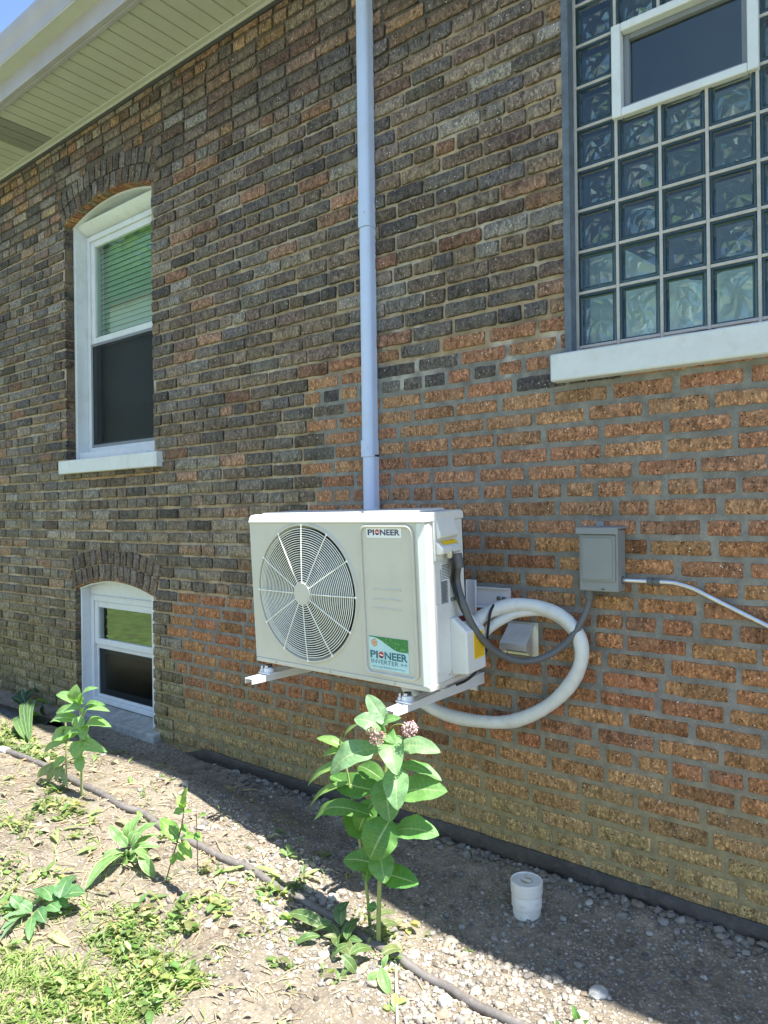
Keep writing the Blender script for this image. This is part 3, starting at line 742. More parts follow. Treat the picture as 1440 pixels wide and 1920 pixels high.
aobj('fan', m, MT['fan'])
m = MB(); rr = .049
def dome(r): return -.016+.012*(r/FR)**2
while rr < FR-.002:
    m.tube([(fcx+rr*math.cos(t), dome(rr), fcz+rr*math.sin(t)) for t in np.linspace(0, 2*math.pi, 72, endpoint=False)], .0018, 6, closed=True); rr += .0091
for k in range(12):
    t = math.pi/2+k*math.pi/6
    m.tube([(fcx+r_*math.cos(t), dome(r_)-.0028, fcz+r_*math.sin(t)) for r_ in (.04, .12, .2, FR+.004)], .0021, 6)
    m.lathe([(.006, 0), (.005, -.004), (.002, -.005)], (fcx+(FR+.004)*math.cos(t), -.003, fcz+(FR+.004)*math.sin(t)), 1, 10)
aobj('fan_grille', m, MT['wire'], angle=50)
m = MB(); m.lathe([(.045, -.010), (.045, -.0195), (.0435, -.0215), (.0415, -.0205), (.04, -.0212), (.001, -.0218)], (fcx, 0, fcz), 1, 40); aobj('hub_disc', m, MT['ac_paint_shaded'], angle=20)
# casing: back, sides, top lid, base
m = MB(); m.box(-hw, -hw+.0035, .001, AD, .018, AH-.034); aobj('left_panel', m, MT['ac_side'])
m = MB(); m.box(-hw+.004, hw-.002, AD-.003, AD, .018, AH-.034); aobj('rear_coil', m, MT['dark'])
m = MB(); m.prism([(-hw+.0, 0.002), (-hw, AD+.002), (hw, AD+.002), (hw, .002), (hw-.004, -.0025), (hw-.04, -.004), (-hw+.006, -.004)], 2, 0, .0175); aobj('base_pan', m, MT['ac_paint_shaded'], bevel=.002)
# lid with rounded front shoulder
m = MB(); m.prism([(-.006, AH-.0335), (-.007, AH-.028), (.004, AH-.006), (.012, AH-.001), (.03, AH+.001), (AD-.015, AH+.001), (AD, AH-.006), (AD+.002, AH-.0335)], 0, -hw-.002, hw+.003)
aobj('top_lid', m, MT['ac_side'], bevel=.006, seg=3)
m = MB(); m.box(-hw+.05, fcx+FR, .03, AD-.03, AH+.0012, AH+.007); m.box(fcx+FR+.03, hw-.06, .03, AD-.03, AH+.0012, AH+.009); aobj('lid_rib', m, MT['ac_side'], bevel=.004)
# right side panel with the bright corner post
m = MB(); m.prism([(hw-.0345, .0), (hw-.0345, -.004), (hw-.026, -.0075), (hw-.002, .004), (hw-.0005, .03), (hw-.004, .036), (hw-.004, AD-.0035), (hw-.03, AD-.0035), (hw-.03, .01)], 2, .018, AH-.034)
aobj('side_panel', m, MT['ac_side'], angle=25)
m = MB(); m.box(hw-.0038, hw-.0005, .050, AD-.02, .05, AH-.33); aobj('side_rib', m, MT['ac_side'], bevel=.002)
# raised frame on the front right: ridge outline
pa = acl(686, 980, 'y', -.004); pb = acl(776, 1278, 'y', -.004)
rx0, rx1, rz1, rz0 = acl(681, 1130, 'y', -.004)[0], acl(778, 1130, 'y', -.004)[0], AH-.045, .035
def rrect(x0, x1, z0, z1, r, n=6):
    out = []
    for cx_, cz_, a0 in ((x1-r, z1-r, 0), (x0+r, z1-r, 90), (x0+r, z0+r, 180), (x1-r, z0+r, 270)):
        for k in range(n+1):
            a_ = math.radians(a0+90*k/n); out.append((cx_+r*math.cos(a_), cz_+r*math.sin(a_)))
    return out
m = MB(); m.tube([(x, -.0030, z) for x, z in rrect(rx0, rx1, rz0, rz1, .028)], .0062, 8, closed=True)
aobj('panel_ridge', m, MT['ac_paint_shaded'])
m = MB()
for v_ in (1104, 1122, 1139):
    a_ = acl(700, v_, 'y', 0); b_ = acl(752, v_+4, 'y', 0); m.tube([(a_[0], -.0005, a_[2]), (b_[0], -.0005, a_[2])], .003, 8)
aobj('louvre_line', m, MT['ac_paint_shaded'])
# lettering
dg = bpy.context.evaluated_depsgraph_get
def text_mesh(s, size, bold=0., ext=.0006):
    cu = bpy.data.curves.new('t', 'FONT'); cu.body = s; cu.size = size; cu.offset = bold; cu.extrude = 0; cu.resolution_u = 3
    to = bpy.data.objects.new('t', cu); COL.objects.link(to); me_ = bpy.data.meshes.new_from_object(to.evaluated_get(dg()))
    vs_ = [tuple(v.co) for v in me_.vertices]; fs_ = [tuple(p.vertices) for p in me_.polygons]
    bpy.data.objects.remove(to); bpy.data.curves.remove(cu); bpy.data.meshes.remove(me_); return vs_, fs_
def put_text(mb, s, x, z, y, width, height, bold=0.0):
    """flat text on a plane of constant y, left edge x, baseline z"""
    vs_, fs_ = text_mesh(s, 1, bold); A_ = np.array(vs_); x0, x1 = A_[:, 0].min(), A_[:, 0].max(); h_ = A_[:, 1].max()
    mb.add([(x+(p[0]-x0)/(x1-x0)*width, y, z+p[1]/h_*height) for p in vs_], fs_)
def put_text_side(mb, s, yy, z, x, width, height, bold=0.0):
    vs_, fs_ = text_mesh(s, 1, bold); A_ = np.array(vs_); x0, x1 = A_[:, 0].min(), A_[:, 0].max(); h_ = A_[:, 1].max()
    mb.add([(x, yy+(p[0]-x0)/(x1-x0)*width, z+p[1]/h_*height) for p in vs_], fs_)
def brandword(par, x, z, y, width, height, mats):
    m_ = MB(); u_ = width/6.45
    put_text(m_, 'PI', x, z, y, u_*1.35, height, .03); put_text(m_, 'NEER', x+u_*2.52, z, y, u_*3.9, height, .03)
    aobj('lettering', m_, mats, par, smooth=False)
    cx_, cz_ = x+u_*1.95, z+height/2; m_ = MB()
    m_.lathe([(u_*.46, -.0002), (.0005, -.0003)], (cx_, y, cz_), 1, 28, cap=False); gl_ = aobj('globe_emblem', m_, MT['red'], par)
    m_ = MB(); q_ = [(cx_-u_*.44, cz_-.02*u_), (cx_-u_*.1, cz_+u_*.13), (cx_+u_*.2, cz_+.02*u_), (cx_+u_*.45, cz_+u_*.12), (cx_+u_*.30, cz_-u_*.10), (cx_+u_*.05, cz_-.12*u_), (cx_-u_*.2, cz_-u_*.02)]
    m_.add([(a_, y-.0006, b_) for a_, b_ in q_], [tuple(range(7))]); 
    aobj('swoosh', m_, MT['paper'], par, smooth=False)
    m_ = MB(); q_ = [(cx_+u_*.45*math.cos(t), cz_+u_*.45*math.sin(t)) for t in np.linspace(math.radians(200), math.radians(330), 12)]
    m_.add([(a_, y-.0005, b_) for a_, b_ in q_], [tuple(range(12))]); aobj('globe_navy', m_, MT['navy'], par, smooth=False)  # blue part of the printed globe
la = acl(687, 987, 'y', 0); lb = acl(753, 1009, 'y', 0)
m = MB(); m.prism(rrect(la[0], lb[0], lb[2], la[2], .004, 3), 1, -.0015, 0.0005); s_ = aobj('brand_badge', m, MT['paper'], smooth=False)
brandword(s_, la[0]+.006, lb[2]+.010, -.0019, (lb[0]-la[0])-.012, (la[2]-lb[2])*.5, MT['navy'])
la = acl(692, 1191, 'y', 0); lb = acl(768, 1262, 'y', 0); sw_, sh_ = lb[0]-la[0], la[2]-lb[2]
sh_ = la[2]-.052; x0_, z0_ = la[0], .052
m = MB(); m.box(x0_, x0_+sw_, -.0015, .0005, z0_, z0_+sh_); s_ = aobj('inverter_sticker', m, MT['bluel'], smooth=False)
m = MB(); q_ = [(x0_+sw_, z0_+sh_), (x0_, z0_+sh_)]+[(x0_+sw_*t, z0_+sh_*(.97-.36*sstep(.1, .8, t))) for t in np.linspace(0, 1, 14)]
m.add([(a_, -.0018, b_) for a_, b_ in q_], [tuple(range(len(q_)))]); aobj('green_print', m, MT['green_print'], s_, smooth=False)
brandword(s_, x0_+.004, z0_+sh_*.34, -.0023, sw_-.008, sh_*.22, MT['teal'])
m = MB(); put_text(m, 'INVERTER ++', x0_+.007, z0_+sh_*.17, -.0021, sw_-.014, sh_*.125, 0.0); put_text(m, 'Ultra High Efficiency Heat Pump', x0_+.012, z0_+sh_*.06, -.0021, sw_-.03, sh_*.045, 0)
aobj('small_lettering', m, MT['teal'], s_, smooth=False)
m = MB(); cx_, cz_ = x0_+sw_*.14, z0_+sh_*.80
for k in range(12):
    t = k*math.pi/6; m.lathe([(.0028, -.0005), (.0002, -.0006)], (cx_+.012*math.cos(t), -.0018, cz_+.012*math.sin(t)), 1, 8, cap=False)
m.lathe([(.0065, -.0005), (.0002, -.0006)], (cx_, -.0018, cz_), 1, 16, cap=False); aobj('sun_emblem', m, MT['orange'], s_)
m = MB()
for x_ in (-.33, -.02, .3): m = MB(); m.lathe([(.004, 0), (.003, -.003)], (x_, -.004, .009), 1, 10); aobj('screw', m, MT['steel'])
# terminal cover on the side: plate with two sloped bosses
X0 = hw-.004
def sp(u, v): p_ = acl(u, v, 'x', X0); return p_[1], p_[2]
y0_, z1_ = sp(809, 969); y1_, _ = sp(851, 965); _, z0_ = sp(812, 1053)
y1_ = min(y1_, AD-.03); y0_ = max(.045, y0_)
m = MB(); m.box(X0, X0+.006, y0_, y1_, z0_, z1_); tc_ = aobj('terminal_cover', m, MT['ac_side'], bevel=.002)
ym0, ym1 = y0_+.012, y1_-.012; zt_, zmid, zb_ = z1_-.006, z1_-.075, z0_+.025
m = MB(); m.prism([(X0+.006, zt_), (X0+.026, zmid+.012), (X0+.026, zmid), (X0+.006, zmid-.008)], 1, ym0, ym1)
aobj('upper_boss', m, MT['ac_side'], tc_, bevel=.005)
m = MB(); m.prism([(X0+.006, zmid-.012), (X0+.036, zb_+.02), (X0+.036, zb_), (X0+.006, zb_-.004)], 1, ym0-.004, ym1)
aobj('lower_boss', m, MT['ac_side'], tc_, bevel=.005)
m = MB(); t0, t1 = .12, .62
def slope(t): return (X0+.006+.030*t+.0012, zmid-.012+(zb_+.02-(zmid-.012))*t+.0012)
a_, b_ = slope(t0), slope(t1); m.add([(a_[0], ym0+.02, a_[1]), (a_[0], ym1-.006, a_[1]), (b_[0], ym1-.006, b_[1]), (b_[0], ym0+.02, b_[1])], [(0, 3, 2, 1)])
aobj('yellow_label', m, MT['yellow'], tc_, smooth=False)
# data plate and stickers
def sticker(name, u0, v0, u1, v1, mat, x=X0+.0012, par=ac):
    ya, za = sp(u0, v0); yb, zb2 = sp(u1, v1); ya = max(ya, .045); yb = min(yb, AD-.006)
    m_ = MB(); m_.box(X0-.001, x, ya, yb, zb2, za); return aobj(name, m_, mat, par, smooth=False), (ya, yb, zb2, za)
pl_, (ya, yb, zb2, za) = sticker('rating_plate', 825, 1068, 841, 1143, MT['plate'])
m = MB(); z = za-.006
while z > zb2+.03: m.box(X0+.0012, X0+.0015, ya+.003, yb-random.uniform(.003, .012), z-.0022, z); z -= .0048
aobj('print', m, MT['ink'], pl_, smooth=False)
pl_, (ya, yb, zb2, za) = sticker('caution_plate', 826, 1058, 844, 1086, MT['paper'], X0+.0016)
m = MB(); z = za-.004
while z > zb2+.004: m.box(X0+.0016, X0+.0019, ya+.002, yb-random.uniform(.002, .008), z-.0025, z); z -= .0055
aobj('print', m, MT['ink'], pl_, smooth=False)
pl_, (ya, yb, zb2, za) = sticker('barcode_sticker', 843, 1118, 858, 1137, MT['paper'])
m = MB()
for zz in (zb2+.006, (zb2+za)/2+.003):
    y = ya+.003
    while y < yb-.004:
        w_ = random.choice((.0012, .002, .003)); m.box(X0+.0012, X0+.0015, y, y+w_, zz, zz+(za-zb2)*.33); y += w_+random.choice((.0012, .002))
aobj('print', m, MT['ink'], pl_, smooth=False)
# valve cover
yv0, zv1 = sp(842, 1160); _, zv0 = sp(846, 1263); yv0 = max(.085, min(yv0, .15)); yv1 = AD+.012
vd_ = .072
m = MB(); m.prism([(X0, zv1), (X0+.012, zv1+.004), (X0+vd_, zv1-.045), (X0+vd_, zv0+.004), (X0, zv0-.004)], 1, yv0, yv1)
vc_ = aobj('valve_cover', m, MT['ac_side'], bevel=.008, seg=3)
m = MB(); vs2 = [(X0+.018, yv0+.02, zv1+.003), (X0+.018, yv1-.02, zv1+.003), (X0+vd_-.006, yv1-.02, zv1-.0375), (X0+vd_-.006, yv0+.02, zv1-.0375)]
m.add(vs2, [(0, 3, 2, 1)]); ws_ = aobj('warning_sticker', m, MT['paper'], vc_, smooth=False)
m = MB(); m.add([(X0+.019, yv0+.03, zv1+.0032), (X0+.019, yv1-.024, zv1+.0032), (X0+.038, yv1-.024, zv1-.0125), (X0+.038, yv0+.03, zv1-.0125)], [(0, 3, 2, 1)]); aobj('red_band', m, MT['maroon'], ws_, smooth=False)
m = MB(); m.box(X0+vd_, X0+vd_+.001, yv0+.045, yv1-.012, zv0+.05, zv1-.055); yl_ = aobj('yellow_label', m, MT['yellow'], vc_, smooth=False)
m = MB(); z = zv1-.062
while z > zv0+.06: m.box(X0+vd_+.001, X0+vd_+.0013, yv0+.05, yv1-random.uniform(.016, .04), z-.0018, z); z -= .006
aobj('print', m, simple('print_brown', (.35, .18, .01), .5), yl_, smooth=False)
m = MB()
for yy, zz in ((yv0-.012, zv0+.0), (.05, AH-.045), (AD-.05, AH-.045), (.052, .055)): m = MB(); m.lathe([(.004, 0), (.003, .002)], (X0+.0002, yy, zz), 0, 10); aobj('screw', m, MT['steel'])

# ------------------------------------------------------------------ wall bracket
br = thing('wall_bracket', (-1.857, 0, .7), 'white steel wall bracket with two arms carrying the heat pump', 'bracket')
tipL = wy(462, 1277, -.625); tipR = wy(722, 1337, -.625); AX = [float(tipL[0])+.012, -1.475]
ZR = (1.027+1.112)/2
m = MB(); m.prism([(-.002, ZR+.042), (-.016, ZR+.042), (-.016, ZR+.038), (-.006, ZR+.036), (-.006, ZR-.036), (-.016, ZR-.038), (-.016, ZR-.042), (-.002, ZR-.042)], 0, AX[0]-.14, AX[1]+.135)
rl = obj('rail', m, MT['bracket'], br, smooth=False, bevel=.0008)
m = MB(); m.box(AX[1]+.075, AX[1]+.115, -.0075, -.006, ZR-.006, ZR+.006); m.lathe([(.009, -.006), (.009, -.013), (.004, -.013), (.004, -.022)], (AX[1]+.088, 0, ZR), 1, 6); obj('anchor_bolt', m, MT['steel'], rl)
def armpath(x, tip):
    back = np.array([x, -.02, tip[2]+(.018 if x < -2 else .035)])
    return back
for x, tip in zip(AX, (tipL, tipR)):
    zt0 = tip[2]+.012; zt1 = zt0+(.006 if x < -2 else .02)
    def zz(y): return zt0+(zt1-zt0)*(y+.625)/.605
    m = MB(); W_ = .021
    for y0, y1 in ((-.625, -.02),):
        for xs in (-1, 1):     # channel: two cheeks
            vs2 = [(x+xs*W_, y0, zz(y0)-.022), (x+xs*W_, y1, zz(y1)-.045), (x+xs*W_, y1, zz(y1)), (x+xs*W_, y0, zz(y0)), (x+xs*(W_-.0025), y0, zz(y0)-.022), (x+xs*(W_-.0025), y1, zz(y1)-.045), (x+xs*(W_-.0025), y1, zz(y1)), (x+xs*(W_-.0025), y0, zz(y0))]
            m.add(vs2, [(0, 1, 2, 3), (7, 6, 5, 4), (0, 4, 5, 1), (3, 2, 6, 7), (0, 3, 7, 4), (1, 5, 6, 2)])
        for a_, b_ in ((-W_+.0025, -.004), (.004, W_-.0025)):   # slotted top web
            vs2 = [(x+a_, y0, zz(y0)-.001), (x+b_, y0, zz(y0)-.001), (x+b_, y1, zz(y1)-.001), (x+a_, y1, zz(y1)-.001)]; vs2 += [(p[0], p[1], p[2]-.0025) for p in vs2]
            m.add(vs2, [(0, 1, 2, 3), (7, 6, 5, 4), (0, 4, 5, 1), (2, 6, 7, 3), (0, 3, 7, 4), (1, 5, 6, 2)])
    am = obj('arm', m, MT['bracket'], br, smooth=False)
    xu = x-(.034 if x > -2 else 0); m = MB(); m.box(xu-.022, xu+.022, -.0215, -.0165, zt0-.06, ZR+.07); m.box(xu-.022, xu-.0195, -.030, -.0216, zt0-.06, ZR+.07); m.box(xu+.0195, xu+.022, -.030, -.0216, zt0-.06, ZR+.07)
    obj('upright', m, MT['bracket'], br, bevel=.0008, smooth=False)
    for yb_ in (-.515, -.31):
        m = MB(); fz = zz(yb_); m.box(x-.034, x+.034, yb_-.026, yb_+.026, fz+.0005, fz+.006); m.lathe([(.022, .006), (.02, .022), (.012, .026)], (x, yb_, fz), 2, 16); m.lathe([(.007, .026), (.007, .033)], (x+.0, yb_-.012, fz-.0), 2, 6)
        m.lathe([(.008, .0065), (.008, .016), (.004, .016), (.004, .03)], (x-.026 if x < -2 else x-.024, yb_-.014, fz), 2, 6)
        obj('foot', m, MT['bracket'], br)
    m = MB(); fz = zz(-.515); m.lathe([(.014, .024), (.014, .034)], (x, -.515, fz), 2, 16); obj('rubber_pad', m, MT['rubber'], br)

# ------------------------------------------------------------------ insulated line set loop
ls = thing('line_set', (-1.2, -.08, .7), 'thick white insulated pipes looped on the bricks beside the heat pump', 'pipe')
def P(l, y0=None): return [wy(a[0], a[1], a[2]) for a in l]
pt = spline(P([(872, 1192, -.26), (898, 1160, -.21), (930, 1142, -.16), (968, 1134, -.11), (1010, 1138, -.07), (1052, 1155, -.055), (1080, 1183, -.055), (1091, 1222, -.055), (1082, 1262, -.055), (1052, 1303, -.055), (1008, 1335, -.06), (955, 1353, -.065), (895, 1352, -.08), (838, 1340, -.1), (795, 1318, -.12), (765, 1290, -.13), (745, 1245, -.12), (712, 1180, -.08), (695, 1080, -.05)]), 10)
m = MB(); m.tube(pt, [.0252+.0012*math.sin(i_*.31)+.0011*float(vnoise(i_*.9, 0, 4)) + (.0008 if i_ % 9 == 0 else 0) for i_ in range(len(pt))], 16); m2 = obj('insulated_pipe', m, MT['insul'], ls, angle=60)
pt = spline(P([(880, 1216, -.25), (905, 1190, -.2), (935, 1165, -.15), (972, 1149, -.1), (1012, 1146, -.062), (1050, 1160, -.045), (1076, 1186, -.043)]), 10)
m = MB(); m.tube(pt, [.019+.001*math.sin(i_*.4) for i_ in range(len(pt))], 14); obj('insulated_pipe', m, MT['insul'], ls, angle=60)
# disconnect box
bxa = wy(1083, 990, -.09); bxb = wy(1156, 990, -.09); BZ0 = float(wy(1083, 1107, -.09)[2]); BZ1 = float(wy(1083, 993, -.09)[2])
db = thing('disconnect_box', (float((bxa+bxb)[0]/2), -.003, BZ0), 'small grey electrical disconnect box on the orange bricks', 'electrical box')
x0, x1 = float(bxa[0]), float(bxb[0])
m = MB(); m.box(x0, x1, -.082, -.004, BZ0, BZ1); obj('box_body', m, MT['boxgrey'], db, bevel=.004)
m = MB(); m.prism([(-.001, BZ1+.012), (-.096, BZ1+.008), (-.098, BZ1-.016), (-.093, BZ1-.016), (-.092, BZ1+.0005), (-.001, BZ1+.003)], 0, x0-.006, x1+.006); obj('rain_lid', m, MT['boxgrey'], db, bevel=.002)
m = MB(); m.prism(rrect(x0+.008, x1-.008, BZ0+.035, BZ1-.018, .008, 4), 1, -.0885, -.0825); cv = obj('cover', m, MT['boxgrey'], db, bevel=.002)
m = MB(); m.prism(rrect(x0+.016, x1-.016, BZ0+.042, BZ1-.028, .006, 4), 1, -.0915, -.0887); obj('cover_panel', m, MT['boxgrey'], cv, bevel=.0015)
m = MB(); m.box(x0+.035, x0+.065, -.010, -.003, BZ1+.005, BZ1+.028); obj('mounting_tab', m, MT['boxgrey'], db, bevel=.002)
m = MB(); m.box((x0+x1)/2+.012, (x0+x1)/2+.022, -.0845, -.0815, BZ0+.006, BZ0+.011); obj('latch', m, MT['rubber'], cv)
# whip conduit
wh = thing('whip_conduit', (-1.2, -.1, 1.0), 'grey flexible conduit sagging from the disconnect box to the heat pump', 'conduit')
tb = AM @ Vector((X0+.030, ym1-.03, zb_-.012))
e0 = np.array(tb)
def Pd(u, v, y): return wy(u, v, y)
pts = [e0, e0+np.array((.006, .004, -.03)), Pd(857, 1090, -.38), Pd(870, 1135, -.395), Pd(892, 1182, -.36), Pd(930, 1222, -.27), Pd(980, 1240, -.18), Pd(1030, 1228, -.11), Pd(1073, 1193, -.075), Pd(1098, 1150, -.055), Pd(1105, 1125, -.05), np.array((Pd(1105, 1112, -.05)[0], -.05, BZ0-.012))]
m = MB(); m.tube(spline(pts, 12), .0125, 14); obj('flexible_tube', m, MT['whip'], wh, angle=60)
m = MB(); m.tube([e0+np.array((0, 0, .004)), e0+np.array((.004, .003, -.022)), e0+np.array((.006, .006, -.045))], [.021, .021, .0195], 16)
obj('connector', m, MT['whip'], wh, bevel=.002); m = MB(); m.tube([pts[-1]+np.array((0, 0, .012)), pts[-1]+np.array((0, 0, -.022))], [.019, .018], 16); obj('connector', m, MT['whip'], wh, bevel=.002)
cb = thing('control_cable', (e0[0], e0[1]-.03, e0[2]-.2), 'thin black cable running down the side of the heat pump', 'cable')
c0 = e0+np.array((0, -.040, .004)); vb = np.array(AM @ Vector((X0+.04, yv1-.02, zv1-.01)))
m = MB(); m.tube(spline([c0, c0+np.array((.008, .005, -.04)), Pd(847, 1090, -.41), Pd(856, 1120, -.41), Pd(868, 1148, -.39), Pd(880, 1160, -.36)], 8), .0045, 8)
m.tube(spline([c0+np.array((.006, .004, .0)), c0+np.array((.012, .01, -.04)), Pd(851, 1092, -.40), Pd(861, 1122, -.40), Pd(872, 1146, -.38), Pd(886, 1168, -.35)], 8), .0035, 8)
obj('cord', m, MT['cable'], cb); m = MB(); m.lathe([(.013, .012), (.013, -.004), (.010, -.012)], c0, 2, 12); obj('cable_gland', m, MT['steel'], cb)
cb = thing('power_cable', (-1.4, -.2, .8), 'black cable hanging from the white pipes and curling under the heat pump', 'cable')
m = MB(); m.tube(spline([Pd(926, 1134, -.175), Pd(919, 1150, -.205), Pd(914, 1190, -.215), Pd(911, 1222, -.22), Pd(898, 1252, -.22), Pd(878, 1273, -.22), Pd(855, 1284, -.23), Pd(830, 1287, -.25)], 8), .0052, 8); obj('cord', m, MT['cable'], cb)
# EMT conduit
em = thing('steel_conduit', (-.7, -.03, 1.1), 'thin bent steel conduit running right from the disconnect box', 'conduit')
pts = [Pd(1156, 1087, -.04), Pd(1175, 1088, -.04), Pd(1215, 1090, -.04), Pd(1255, 1092, -.04), Pd(1272, 1095, -.036), Pd(1300, 1104, -.028), Pd(1330, 1119, -.022), Pd(1400, 1154, -.018), Pd(1500, 1204, -.018), Pd(1600, 1256, -.018)]
m = MB(); m.tube(spline(pts, 8), .0098, 14); obj('steel_tube', m, MT['emt'], em)
m = MB(); m.tube([Pd(1157, 1087, -.04), Pd(1169, 1087.5, -.04)], .0145, 8); m.tube([Pd(1214, 1090, -.04), Pd(1224, 1090.5, -.04)], .0138, 14); m.tube([Pd(1227, 1090.7, -.04), Pd(1238, 1091.2, -.04)], .0138, 14); m.tube([Pd(1224, 1090.5, -.04), Pd(1227, 1090.7, -.04)], .0115, 14)
obj('coupling', m, MT['whip'], em, bevel=.001)
# vent hood
ha = wy(952, 1163, -.004); hb = wy(1010, 1232, -.004); vh = thing('vent_hood', (float((ha+hb)[0]/2), 0, float(hb[2])), 'battered galvanized dryer vent hood inside the pipe loop', 'vent')
x0, x1, z0, z1 = float(ha[0]), float(hb[0]), float(hb[2]), float(ha[2])
m = MB(); m.box(x0, x1, -.006, -.003, z0, z1); obj('flange', m, MT['hood'], vh, bevel=.001)
m = MB(); xi0, xi1 = x0+.008, x1-.014
vs2 = [(xi0, -.006, z1-.01), (xi1, -.006, z1-.01), (xi1, -.085, z1-.075), (xi0, -.085, z1-.075), (xi0, -.088, z1-.098), (xi1, -.088, z1-.098), (xi1, -.006, z0+.012), (xi0, -.006, z0+.012), (xi0, -.04, z0+.006), (xi1, -.04, z0+.006)]
m.add(vs2, [(0, 1, 2, 3), (3, 2, 5, 4), (0, 3, 4, 8, 7), (1, 6, 9, 5, 2)]); ho = obj('hood', m, MT['hood'], vh, smooth=False)
so_ = ho.modifiers.new('solid', 'SOLIDIFY'); so_.thickness = .0015; bv = ho.modifiers.new('bevel', 'BEVEL'); bv.width = .004; bv.segments = 3
m = MB(); m.box(xi0+.004, xi1-.004, -.05, -.007, z0+.018, z0+.02); obj('flap', m, MT['hood'], vh)

# ------------------------------------------------------------------ foundation membrane, pipe, hoses
mbx = thing('foundation_membrane', (-1.6, 0, 0), 'black waterproofing strip along the foot of the brick wall', 'membrane')
m = MB(); xs = np.arange(-3.55, 1.3, .03); vs = []
for x in xs:
    t_ = .094+.006*math.sin(x*3)+.004*float(vnoise(x*9, 0, 3)); o_ = .013+.006*float(vnoise(x*7, 1, 5)); d_ = float(sstep(-3.55, -3.2, x))
    t_ = t_*(.25+.75*d_)
    vs += [(x, .004, t_), (x, -o_*.7, t_+.003), (x, -o_-.004, t_-.012), (x, -o_-.010, t_*.5), (x, -o_-.02, -.08)]
m.add(vs, [(i*5+k, i*5+k+1, i*5+k+6, i*5+k+5) for i in range(len(xs)-1) for k in range(4)])
obj('sheet', m, MT['membrane'], mbx, angle=50)
pb_ = onground(988, 1712); pc = thing('cleanout_pipe', pb_, 'short white capped plastic pipe standing in the gravel', 'pipe')
c_ = (pb_[0], pb_[1], pb_[2]-.02)
m = MB(); m.lathe([(.049, -.05), (.049, .075)], c_, 2, 40); obj('pipe_stub', m, MT['pvc'], pc)
m = MB(); m.lathe([(.0535, .050), (.0535, .092), (.0525, .094)], c_, 2, 40); obj('coupling', m, MT['pvc'], pc, bevel=.001)
m = MB(); m.lathe([(.0515, .0935), (.0515, .0970), (.0560, .0985), (.0568, .13), (.0568, .137), (.0545, .140), (.0525, .136), (.001, .136)], c_, 2, 40, cap=False)
m.box(c_[0]-.017, c_[0]+.017, c_[1]-.006, c_[1]+.006, c_[2]+.1355, c_[2]+.1400); obj('cap', m, MT['pvc'], pc)
m = MB(); m.lathe([(.022, .1361), (.0005, .1364)], c_, 2, 9, cap=False); obj('smudge', m, simple('smudge', (.36, .31, .2), .9, var=.4, sc=120), pc)
hs = [onground(*p) for p in [(-60, 1388), (0, 1407), (60, 1428), (100, 1447), (150, 1473), (190, 1491), (230, 1516), (270, 1529), (310, 1560), (370, 1588), (420, 1614), (470, 1634), (520, 1668), (560, 1688), (600, 1712), (640, 1733), (690, 1768), (740, 1796), (800, 1838), (840, 1857), (880, 1884), (930, 1908), (990, 1935), (1080, 1975)]]
hose = thing('drip_hose', hs[0], 'grey-brown garden hose lying along the dirt in front of the wall', 'hose')
m = MB(); m.tube([p+np.array((0, 0, .009)) for p in spline(hs, 6)], .0145, 12); obj('tube', m, MT['hose'], hose)
a_ = onground(4, 1408); b_ = onground(15, 1412); m = MB(); m.tube([a_+np.array((0, 0, .009)), b_+np.array((0, 0, .009))], .019, 12); obj('coupling', m, MT['pvc'], hose)
# black corrugated drain pipe at far left
ca_, cb_ = wz(-160, 1296, .10), wz(98, 1378, .09)
n = 46; pts = [ca_+(cb_-ca_)*i/(n-1) for i in range(n)]; m = MB(); m.tube(pts, [.078+.006*(i % 2) for i in range(n)], 20, cap=False)
cp = obj('drain_pipe', m, MT['corr'], None, loc=tuple(ca_), angle=60); tag(cp, 'black corrugated drain pipe lying by the wall at far left', 'pipe')
sd = cp.modifiers.new('solid', 'SOLIDIFY'); sd.thickness = .004

# ------------------------------------------------------------------ stones
def icos():
    t = (1+5**.5)/2
    v = np.array([(-1, t, 0), (1, t, 0), (-1, -t, 0), (1, -t, 0), (0, -1, t), (0, 1, t), (0, -1, -t), (0, 1, -t), (t, 0, -1), (t, 0, 1), (-t, 0, -1), (-t, 0, 1)])/math.sqrt(1+t*t)
    f = [(0, 11, 5), (0, 5, 1), (0, 1, 7), (0, 7, 10), (0, 10, 11), (1, 5, 9), (5, 11, 4), (11, 10, 2), (10, 7, 6), (7, 1, 8), (3, 9, 4), (3, 4, 2), (3, 2, 6), (3, 6, 8), (3, 8, 9), (4, 9, 5), (2, 4, 11), (6, 2, 10), (8, 6, 7), (9, 8, 1)]
    return v, f
IV, IF = icos()
def subd(v, f):
    v = [tuple(a) for a in v]; c = {}; nf = []
    def mid(a, b):
        k = (min(a, b), max(a, b))
        if k not in c:
            p = np.array(v[a])+np.array(v[b]); p = p/np.linalg.norm(p); c[k] = len(v); v.append(tuple(p))
        return c[k]
    for a, b, d in f:
        x, y, z = mid(a, b), mid(b, d), mid(d, a); nf += [(a, x, z), (b, y, x), (d, z, y), (x, y, z)]
    return np.array(v), nf
IV2, IF2 = subd(IV, IF); IV3, IF3 = subd(IV2, IF2)
SC = [(.46, .41, .32), (.55, .50, .40), (.34, .30, .25), (.42, .36, .27), (.28, .26, .235), (.62, .58, .49), (.44, .34, .24), (.36, .31, .27)]
